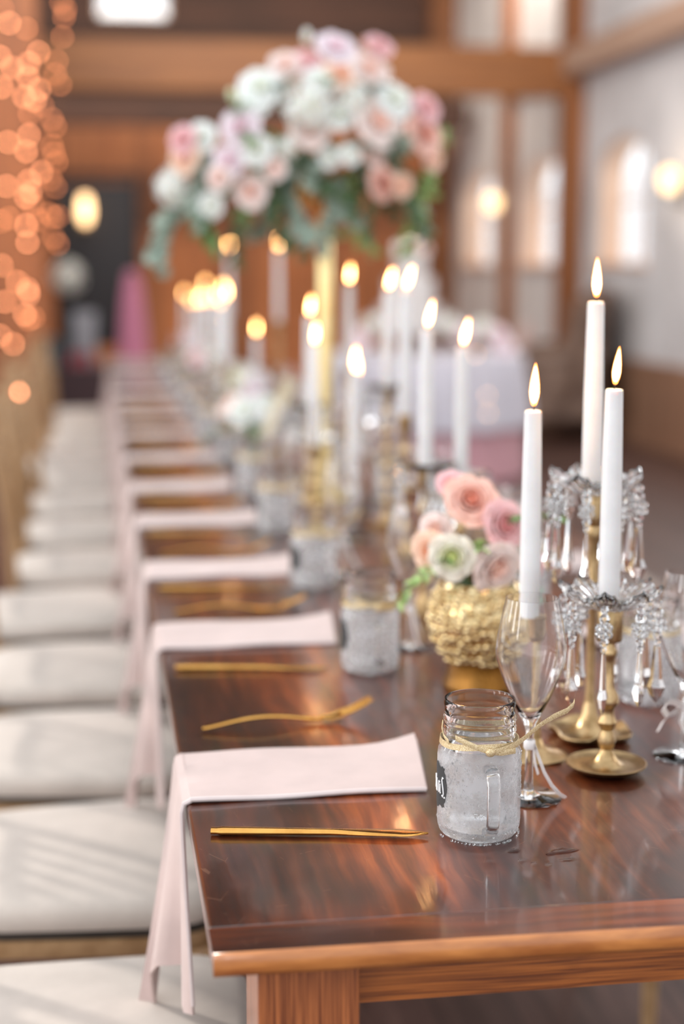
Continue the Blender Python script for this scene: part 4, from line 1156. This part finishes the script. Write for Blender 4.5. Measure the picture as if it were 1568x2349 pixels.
for bi, (bx, by, cols, lb) in enumerate(((.42, 4.25, ('lilac', 'white', 'lilac', 'blush', 'white', 'white'), 'second'), (.50, 5.35, ('white', 'blush', 'white', 'cream', 'lilac', 'white'), 'third'),
                                         (.46, 6.7, ('blush', 'white', 'pink', 'white', 'lilac', 'white'), 'fourth'), (.52, 8.2, ('white', 'lilac', 'blush', 'white', 'pink', 'blush'), 'farthest'))):
    bobble_vase('%s low gold vase of flowers along the table' % lb, (bx, by, TZ), .9) if bi % 2 else None
    if not bi % 2:
        t = thing('glass_vase', '%s centrepiece, a round clear glass vase of pale flowers' % lb, 'vase', (bx, by, TZ))
        MB().lathe([(0, 0), (.04, 0), (.06, .02), (.072, .05), (.068, .085), (.05, .115), (.048, .115), (.066, .085), (.070, .05), (.058, .022), (.04, .004), (0, .004)], 32).build('glass_body', M['glass'], t)
        MB().lathe([(0, .006), (.04, .006), (.057, .023), (.069, .05), (.065, .08), (0, .08)], 32).build('water', M['water'], t)
    for k, cc in enumerate(cols):
        a = 2 * pi * k / 6 + bi; rr = .06 if k else 0
        bloom('rose', FM[cc], (bx + rr * cos(a), by + rr * sin(a), TZ + .155 + (.04 if k == 0 else .01 * (k % 2))), .042, (cos(a) * .8, sin(a) * .8 - .4, .9), '%s %s rose in the %s low centrepiece down the table' % (['topmost', 'right', 'far right', 'far left', 'left', 'front'][k], {'lilac': 'lilac pink', 'white': 'white', 'blush': 'blush', 'cream': 'cream', 'pink': 'pink'}[cc], lb), group='roses of the %s low centrepiece' % lb)
    for k in range(4):
        a = 2 * pi * k / 4 + bi * .5
        sprig('round' if k % 2 else 'pointed', ('leafteal', 'leaf')[k % 2], (bx, by, TZ + .12), (cos(a), sin(a), .25), '%s %s leaf sprig in the %s low centrepiece' % (['right', 'back', 'left', 'front'][k], ('blue green', 'bright green')[k % 2], lb), .75, 1 + k % 3, 'leaf sprigs of the %s low centrepiece' % lb)
# leaning gilt-edged card behind the middle jars
c = thing('table_card', 'pale gold card leaning at a slant in the middle of the table', 'card', (0, 0, 0))
p = Vector(on_y(607, 1000, 3.9)); q = Vector(on_y(668, 868, 3.9))
MB().bar(p, q, .030, .004, (0, 1, 0)).build('card', plain('cream_card', (238, 226, 196), .4), c, smooth=False)
MB().bar((p.x - .005, 3.905, p.z + .01), (p.x + .02, 3.93, TZ), .012, .006).build('easel', M['brass'], c, smooth=False)
MB().lathe([(0, 0), (.03, 0), (.03, .006), (0, .006)], 20).build('foot', M['brass'], c, (p.x + .02, 3.93, TZ))

# ------------------------------------------------------------------ chairs
def make_chair():
    t = thing('chiavari_chair', '', 'chair', (0, 0, 0))
    gold = M['chairgold']
    # local: seat centre at the origin on the floor, back at -X
    def seat_outline(k=1, n=44):
        q = []
        for i in range(n):
            a = 2 * pi * i / n; e = .42
            x = math.copysign(abs(cos(a)) ** e, cos(a)); y = math.copysign(abs(sin(a)) ** e, sin(a))
            w = .205 + .020 * x
            q.append((.205 * x * k, w * y * k))
        return q
    def slab(levels):
        mb = MB(); n = 44; vs = []; fs = []
        for k, z in levels:
            vs += [(x, y, z) for x, y in seat_outline(k)]
        for L_ in range(len(levels) - 1):
            for i in range(n):
                i2 = (i + 1) % n; fs.append((L_ * n + i, L_ * n + i2, (L_ + 1) * n + i2, (L_ + 1) * n + i))
        fs.append(tuple(range(n - 1, -1, -1))); fs.append(tuple((len(levels) - 1) * n + i for i in range(n)))
        return mb.add(vs, fs)
    slab([(.93, .405), (.99, .407), (1.0, .418), (.99, .43), (.95, .432)]).build('seat', gold, t)
    slab([(.95, .432), (.985, .4325), (.985, .440), (.95, .4405)]).build('seat_rim', M['piping'], t)  # dark band standing in for the shadow gap under the cushion
    slab([(.94, .4405), (.985, .443), (1.0, .452), (.998, .466), (.97, .476), (.90, .482), (.7, .486), (.35, .488), (.1, .4885)]).build('cushion', M['cushion'], t)
    for sy in (-1, 1):
        MB().tube([(.185, sy * .195, 0), (.18, sy * .19, .41)], [.012, .016], 10).build('leg', gold, t)
        MB().tube([(-.235, sy * .185, 0), (-.19, sy * .178, .42), (-.205, sy * .178, .66), (-.255, sy * .178, .92)], [.012, .015, .014, .012], 10).build('leg', gold, t)
        MB().tube([(.183, sy * .192, .20), (-.212, sy * .182, .20)], .009, 8).build('stretcher', gold, t)
    MB().tube([(.183, -.192, .27), (.183, .192, .27)], .009, 8).build('stretcher', gold, t)
    MB().tube([(-.252, -.19, .905), (-.262, 0, .915), (-.252, .19, .905)], .013, 8).build('top_rail', gold, t)
    MB().tube([(-.236, -.178, .82), (-.245, 0, .825), (-.236, .178, .82)], .010, 8).build('back_rail', gold, t)
    MB().tube([(-.198, -.178, .56), (-.205, 0, .56), (-.198, .178, .56)], .010, 8).build('back_rail', gold, t)
    for k in range(6):
        y = -.125 + .05 * k
        MB().tube([(-.203, y, .56), (-.222, y, .70), (-.243, y, .822)], [.008, .0095, .008], 8).build('spindle', gold, t)
    return t
CYS = [1.605, 2.165, 2.695, 3.245, 3.83, 4.42, 5.02, 5.62, 6.22, 6.80, 7.38, 7.96, 8.55, 9.15]
ch = make_chair()
gC = 'gold chairs with ivory cushions along the left of the table'
for i, y in enumerate(CYS):
    o = ch if i == 0 else copy_tree(ch)
    o.location = ((-.115 if i in (4, 9) else -.045) + random.uniform(-.012, .012), y, 0); o.rotation_euler = (0, 0, R(random.uniform(-4, 4)) + (R(-3) if i == 0 else 0))
    o['label'] = '%s gold chair with ivory cushion on the left of the table' % TEN[i]; o['group'] = gC
for i, y in enumerate((2.52,)):
    dup(ch, (1.06, y, 0), pi, 'gold chair across the table, only its leg seen under the apron', 'chairs on the right of the table')

# ------------------------------------------------------------------ fairy lights on the timber at the left
PXB = [(21, 53), (60, 66), (140, 5), (150, 22), (147, 38), (143, 85), (66, 145), (28, 155), (64, 177), (4, 200), (130, 140), (127, 170), (138, 194), (55, 222), (80, 230), (68, 260), (98, 243), (119, 273), (127, 290),
       (19, 326), (66, 310), (60, 347), (119, 334), (124, 352), (130, 372), (66, 415), (15, 427), (117, 411), (128, 430), (60, 453), (75, 470), (60, 517), (2, 508), (63, 556), (113, 490), (134, 496), (122, 498), (123, 545), (133, 560),
       (4, 609), (40, 647), (64, 664), (66, 675), (11, 692), (57, 722), (66, 733), (77, 728), (0, 770), (30, 789), (5, 20), (0, 130), (70, 440), (20, 500), (88, 120), (90, 205), (95, 395), (88, 505)]
cols_ = {}
for px, py in PXB:
    k = 0 if px < 35 else 1 if px < 100 else 2
    cols_.setdefault(k, []).append((px, py))
bulb_me = MB().ball((0, 0, 0), .0098, 10, 8, (1, 1, 1.1)).mesh('bulb', M['bulb'])
bulb_dim = MB().ball((0, 0, 0), .0098, 10, 8, (1, 1, 1.1)).mesh('bulb', M['bulbdim'])
socket_me = MB().lathe([(0, .010), (.004, .010), (.004, .020), (0, .020)], 8).mesh('socket', M['wire'])
for k, L_ in cols_.items():
    L_.sort(key=lambda p: p[1])
    for h in range(2):
        sel = L_[h::2]
        Yd = 10.35 + .12 * h + .05 * k
        P = [on_y(px, py, Yd) for px, py in sel]
        t = thing('fairy_light_strand', '%s strand of warm fairy lights hanging down the timber wall, %s wire' % (['leftmost', 'middle', 'rightmost'][k], ['front', 'back'][h]), 'string lights', (0, 0, 0), 0, 'fairy light strands at the left')
        MB().tube([(P[0][0], Yd, 4.9)] + [(p[0], Yd, p[2] + .020) for p in P] , .0016, 5).build('wire', M['wire'], t)
        for j, p in enumerate(P):
            b = bpy.data.objects.new('bulb', bulb_me if (k < 2 and (j + h) % 4) else bulb_dim); COL.objects.link(b); b.parent = t; b.location = p
            s_ = bpy.data.objects.new('socket', socket_me); COL.objects.link(s_); s_.parent = b
P = [on_y(px, py, Y_) for px, py, Y_ in ((46, 899, 6.62), (56, 1016, 7.1), (70, 1041, 7.75), (70, 1098, 7.8))]
t = thing('fairy_light_strand', 'loose end of the warm fairy lights trailing down beside the far chair backs', 'string lights', (0, 0, 0), 0, 'fairy light strands at the left')
MB().tube([(P[0][0] - .10, 6.7, .93)] + [(p[0], p[1], p[2] + .020) for p in P] + [(P[-1][0] - .05, 7.9, .01)], .0016, 5).build('wire', M['wire'], t)
for p in P:
    b = bpy.data.objects.new('bulb', bulb_me); COL.objects.link(b); b.parent = t; b.location = p
    s_ = bpy.data.objects.new('socket', socket_me); COL.objects.link(s_); s_.parent = b
lamp('fairy_glow', 'AREA', (-.55, 9.9, 1.9), (-.1, 1, 0), 5, (1, .62, .36), shape='RECTANGLE', size=.7, size_y=2.8)

# ------------------------------------------------------------------ wall sconces
for (px, py), lb in (((1130, 465), 'glowing wall lamp on the right wall between the two far windows'), ((1535, 412), 'glowing wall lamp at the right frame edge beside the nearest window')):
    p = on_x(px, py, XW - .13)
    t = thing('wall_sconce', lb, 'wall lamp', (XW, p[1], p[2] - .08), 0, 'wall lamps between the windows')
    MB().box(-.02, 0, -.05, .05, -.10, .10).build('back_plate', M['metal_dark'], t, smooth=False, bevel=.004)
    MB().tube([(-.01, 0, -.06), (-.08, 0, -.07), (-.13, 0, -.04), (-.13, 0, 0)], .007, 8).build('arm', M['metal_dark'], t)
    MB().lathe([(0, .0), (.035, .0), (.058, .04), (.066, .09), (.058, .13), (.03, .155), (0, .16)], 20).build('lamp_shade', M['sconceglow'], t, (-.13, 0, 0))
    l = lamp('sconce_light', 'POINT', (0, 0, 0), None, 4, (1, .82, .62), shadow_soft_size=.08); l.parent = t; l.location = (-.20, 0, .09)

# ------------------------------------------------------------------ dessert table with the cake
M['cloth_white'] = cloth('white_cloth', (206, 202, 212), .3, 300)
M['cloth_pink'] = cloth('pink_cloth', (216, 164, 172), .3, 300)
M['icing'] = plain('icing', (206, 200, 198), .55)
CTX, CTY = 2.02, 9.75
t = thing('dessert_table', 'round dessert table behind the candles, dressed in pink and white cloth', 'table', (CTX, CTY, 0))
MB().lathe([(0, .72), (.60, .72), (.60, .745), (0, .745)], 48).build('table_top', M['beam_dark'], t)
MB().lathe([(0, 0), (.25, 0), (.25, .03), (.04, .05), (.04, .70), (0, .72)], 16).build('pedestal', M['beam_dark'], t)
def skirt(r0, z0, z1, amp, nf, ph=0):
    mb = MB(); rows = []
    for i in range(12):
        s = i / 11; z = z0 + (z1 - z0) * s; row = []
        for k in range(121):
            a = 2 * pi * k / 120; r = r0 + .004 + (.035 + amp * (1 + cos(nf * a + ph + .5 * sin(3 * a)))) * (s ** .7)
            row.append((r * cos(a), r * sin(a), z))
        rows.append(row)
    return mb.sheet(rows, .002)
o = skirt(.615, .750, .012, .020, 22).build('pink_tablecloth', M['cloth_pink'], None, (CTX, CTY, 0)); tag(o, 'pink tablecloth hanging to the floor on the dessert table', 'tablecloth')
mb = skirt(.645, .762, .33, .022, 18, 1); mb.lathe([(0, .764), (.60, .764), (.650, .762)], 48)
o = mb.build('white_overlay', M['cloth_white'], None, (CTX, CTY, 0)); tag(o, 'short white overlay cloth on top of the pink tablecloth', 'tablecloth')
t = thing('tiered_cake', 'white tiered wedding cake on its stand behind the candles', 'cake', (1.93, 9.62, .765))
MB().lathe([(0, 0), (.12, 0), (.125, .01), (.05, .03), (.035, .10), (.20, .125), (.25, .13), (.25, .145), (0, .145)], 32).build('cake_stand', M['icing'], t)
z = .146
for r, h in ((.205, .16), (.150, .17), (.098, .15)):
    MB().lathe([(0, z), (r, z), (r + .006, z + .006), (r, z + .012), (r, z + h - .012), (r - .008, z + h - .001), (0, z + h)], 40).build('tier', M['icing'], t); z += h
for i, (dx, dz, kind, lb) in enumerate(((0, .03, 'lilac', 'pale lilac rose on top of the cake'), (.06, .0, 'blush', 'blush rose right of the lilac one on the cake top'), (-.06, .0, 'white', 'white rose left of the lilac one on the cake top'))):
    bloom('rose', FM[kind], (1.93 + dx, 9.58, .765 + z + .03 + dz), .052, (dx * 8, -.7, 1), lb, group='roses on the cake', stem=False)
rnd = random.Random(5)
for i in range(7):                               # blossoms banked round the cake
    px, py = ((1060, 765), (1105, 752), (1135, 770), (1030, 745), (1155, 800), (850, 745), (820, 780))[i]
    p = on_y(px, py, 9.42 if i < 5 else 9.5)
    bloom('hydrangea' if i % 2 else 'rose', HYD if i % 2 else FM['lilac'], (p[0], p[1], max(p[2], .80)), .07, (0, -1, .6), '%s at the foot of the cake, %s' % (('lilac bloom', 'white hydrangea')[i % 2], ['left of the right group', 'middle of the right group', 'right of the middle', 'nearest the cake', 'hanging at the table edge', 'left of the cake', 'at the far left'][i]), group='flowers round the cake', stem=False)
t = thing('fairy_light_strand', 'short strand of warm lights draped over the dessert tablecloth', 'string lights', (0, 0, 0))  # bulbs added in place of warm reflections about the cloth
P = [on_y(px, py, 8.98) for px, py in ((938, 552), (950, 549), (1092, 813), (1117, 907), (1119, 948))][2:]
MB().tube([(P[0][0] - .05, 9.2, .775)] + [(p[0], 8.985, p[2] + .01) for p in P], .0015, 5).build('wire', M['wire'], t)
M['bulbpale'] = emit('pale_bulb', (255, 196, 140), 12)
for p in P: MB().ball((0, 0, 0), .006, 10, 8).build('bulb', M['bulbpale'], t, p)
for px, py in ((936, 552), (950, 549)):  # glowing beads added in place of reflected glints on the cake
    p = on_y(px, py, 9.44); t = thing('cake_topper_light', 'tiny pale light on the %s of the cake top' % ('left' if px < 940 else 'right'), 'light', p, 0, 'tiny lights on the cake')
    MB().ball((0, 0, 0), .007, 10, 8).build('bulb', emit('topper_bulb', (255, 232, 190), 8), t)
    MB().tube([(0, 0, -.004), (0, .03, -.03), (0, .10, -.05)], .0015, 5).build('wire', M['wire'], t)

# ------------------------------------------------------------------ brown armchair against the right wall
M['leather'] = plain('brown_upholstery', (128, 104, 90), .55, 0, (92, 70, 58), 9)
M['leather_dark'] = plain('dark_upholstery', (60, 42, 34), .6, 0, (40, 28, 24), 9)
M['pillow'] = cloth('pink_pillow', (214, 184, 176), .3, 200)
t = thing('armchair', 'brown button-back armchair standing by the right wall', 'armchair', (3.42, 11.75, 0), R(165))
def soft(x0, x1, y0, y1, z0, z1): return MB().box(x0, x1, y0, y1, z0, z1)
soft(-.40, .40, -.46, .46, .12, .34).build('seat_base', M['leather_dark'], t, smooth=True, bevel=.03)
soft(-.30, .42, -.33, .33, .34, .48).build('seat_cushion', M['leather'], t, smooth=True, bevel=.05)
bk = MB(); rows = []
for i in range(15):
    s = i / 14; row = []
    for j in range(25):
        v = -1 + 2 * j / 24
        zt_ = 1.04 - .10 * abs(v) ** 3
        y = .47 * v; z = .30 + (zt_ - .30) * s
        x = -.30 - .10 * s + .22 * abs(v) ** 4 * (1 - .3 * s) + .012 * cos(v * 12) * cos(s * 14)
        row.append((x, y, z))
    rows.append(row)
bk.sheet(rows, .12).build('backrest', M['leather'], t)
for sy in (-1, 1):
    MB().box(-.36, .38, sy * .40 - .075, sy * .40 + .075, .14, .56).build('armrest', M['leather'], t, bevel=.05)
    MB().tube([(-.36, sy * .40, .58), (.40, sy * .40, .56)], .085, 14).build('arm_roll', M['leather'], t)
    for sx in (-1, 1): MB().tube([(sx * .34, sy * .38, 0), (sx * .34, sy * .38, .13)], [.02, .03], 8).build('leg', M['leather_dark'], t)
pl = MB().ball((0, 0, 0), .2, 18, 12, (.32, 1, 1)).build('pillow', M['pillow'], None, (3.22, 11.70, .70), rot=(0, -.25, R(165)))
t.scale = (1.1,) * 3
tag(pl, 'dusty pink round pillow leaning in the brown armchair', 'pillow')

# ------------------------------------------------------------------ gift corner at the far left
M['blackish'] = plain('black_paint', (34, 30, 34), .5)
M['teal'] = plain('teal_paper', (46, 66, 70), .6)
M['red'] = plain('red_paper', (150, 24, 44), .5)
M['silver'] = plain('silver_paper', (160, 160, 166), .35, .5)
M['darkcloth'] = cloth('mauve_dark_cloth', (72, 54, 58), .2, 200)
M['pinkdrape'] = cloth('pink_drape', (196, 122, 150), .4, 200)
t = thing('framed_chalkboard', 'tall black framed board standing behind the far left table', 'board', (.03, 13.2, 0))
MB().box(-.30, .30, -.02, .02, .70, 1.98).build('panel', M['blackish'], t, smooth=False, bevel=.004)
for a in ((-.34, -.30, 0, 2.02), (.30, .34, 0, 2.02)): MB().box(a[0], a[1], -.03, .03, a[2], a[3]).build('frame_upright', M['metal_dark'], t, smooth=False)
MB().box(-.34, .34, -.03, .03, 2.02, 2.06).build('frame_rail', M['metal_dark'], t, smooth=False)
MB().box(-.34, .34, -.029, .029, .66, .70).build('frame_rail', M['metal_dark'], t, smooth=False)
t = thing('gift_table', 'small dark table holding gifts at the far left', 'table', (-.26, 12.6, 0))
MB().box(-.33, .33, -.28, .28, .50, .53).build('table_top', M['beam_dark'], t, smooth=False)
for sx in (-1, 1):
    for sy in (-1, 1): MB().box(sx * .29 - .02, sx * .29 + .02, sy * .24 - .02, sy * .24 + .02, 0, .50).build('leg', M['beam_dark'], t, smooth=False)
mb = MB(); mb.box(-.34, .34, -.29, -.285, .05, .535); mb.box(-.34, .34, -.29, .29, .531, .536)
o = mb.build('runner', M['darkcloth'], None, (-.26, 12.6, 0), smooth=False); tag(o, 'dark mauve cloth over the gift table', 'tablecloth')
def gift(loc, w, d, h, m, label):
    t = thing('gift_box', label, 'gift box', loc, .1, 'gift boxes on the far table')
    MB().box(-w / 2, w / 2, -d / 2, d / 2, 0, h * .75).build('box', M[m], t, smooth=False, bevel=.004)
    MB().box(-w / 2 - .005, w / 2 + .005, -d / 2 - .005, d / 2 + .005, h * .75 + .0002, h).build('lid', M[m], t, smooth=False, bevel=.004)
    MB().box(-.012, .012, -d / 2 - .007, d / 2 + .007, .0, h + .003).build('ribbon_band', M['silver'], t, smooth=False)
gift((-.13, 12.45, .537), .17, .14, .11, 'red', 'crimson gift box at the front of the far left table')
gift((-.33, 12.5, .537), .17, .18, .22, 'teal', 'dark teal gift box left of the crimson one')
gift((-.09, 12.68, .537), .18, .16, .42, 'silver', 'tall silver gift box behind the crimson one')
t = thing('glass_vase', 'dark vase of cream hydrangeas at the far left', 'vase', (-.21, 12.72, .537))
MB().lathe([(0, 0), (.05, 0), (.07, .08), (.05, .22), (.04, .40), (.055, .50), (.05, .50), (.035, .40), (0, .38)], 20).build('body', M['blackish'], t)
bloom('hydrangea', HYD, (-.205, 12.6, 1.23), .14, (0, -1, .3), 'large cream hydrangea ball in the far left vase')
t = thing('oil_lamp', 'glowing oval lamp in front of the black board at the far left', 'lamp', (-.056, 12.9, 1.62))
MB().lathe([(0, .03), (.03, .035), (.045, .09), (.048, .14), (.042, .20), (.028, .245), (0, .25)], 18).build('lamp_shade', emit('oval_lamp', (255, 206, 150), 5), t)
MB().lathe([(0, 0), (.035, 0), (.035, .02), (.02, .03), (0, .03)], 16).build('base', M['brass'], t)
MB().tube([(0, .02, .01), (0, .14, .01), (0, .28, .01)], .008, 6).build('bracket', M['metal_dark'], t)
mb = MB(); rows = []
for i in range(14):
    s = i / 13; row = []
    for k in range(61):
        a = 2 * pi * k / 60; r = (.05 + .10 * s ** .6) * (1 + .10 * cos(9 * a) * s); row.append((r * cos(a), r * .7 * sin(a), 1.24 - 1.2 * s + .02 * cos(a)))
    rows.append(row)
mb.sheet(rows, .004); mb.ball((0, 0, 1.22), .06, 12, 8)
o = mb.build('draped_fabric', M['pinkdrape'], None, (.29, 12.5, 0)); tag(o, 'pink fabric draped over a stand right of the far gift table', 'drape')
mb = MB().lathe([(0, 0), (.12, 0), (.12, .015), (.012, .03), (.012, 1.20), (0, 1.20)], 14)
o = mb.build('drape_stand', M['metal_dark'], None, (.29, 12.5, 0)); tag(o, 'slim stand hidden under the pink draped fabric', 'stand')
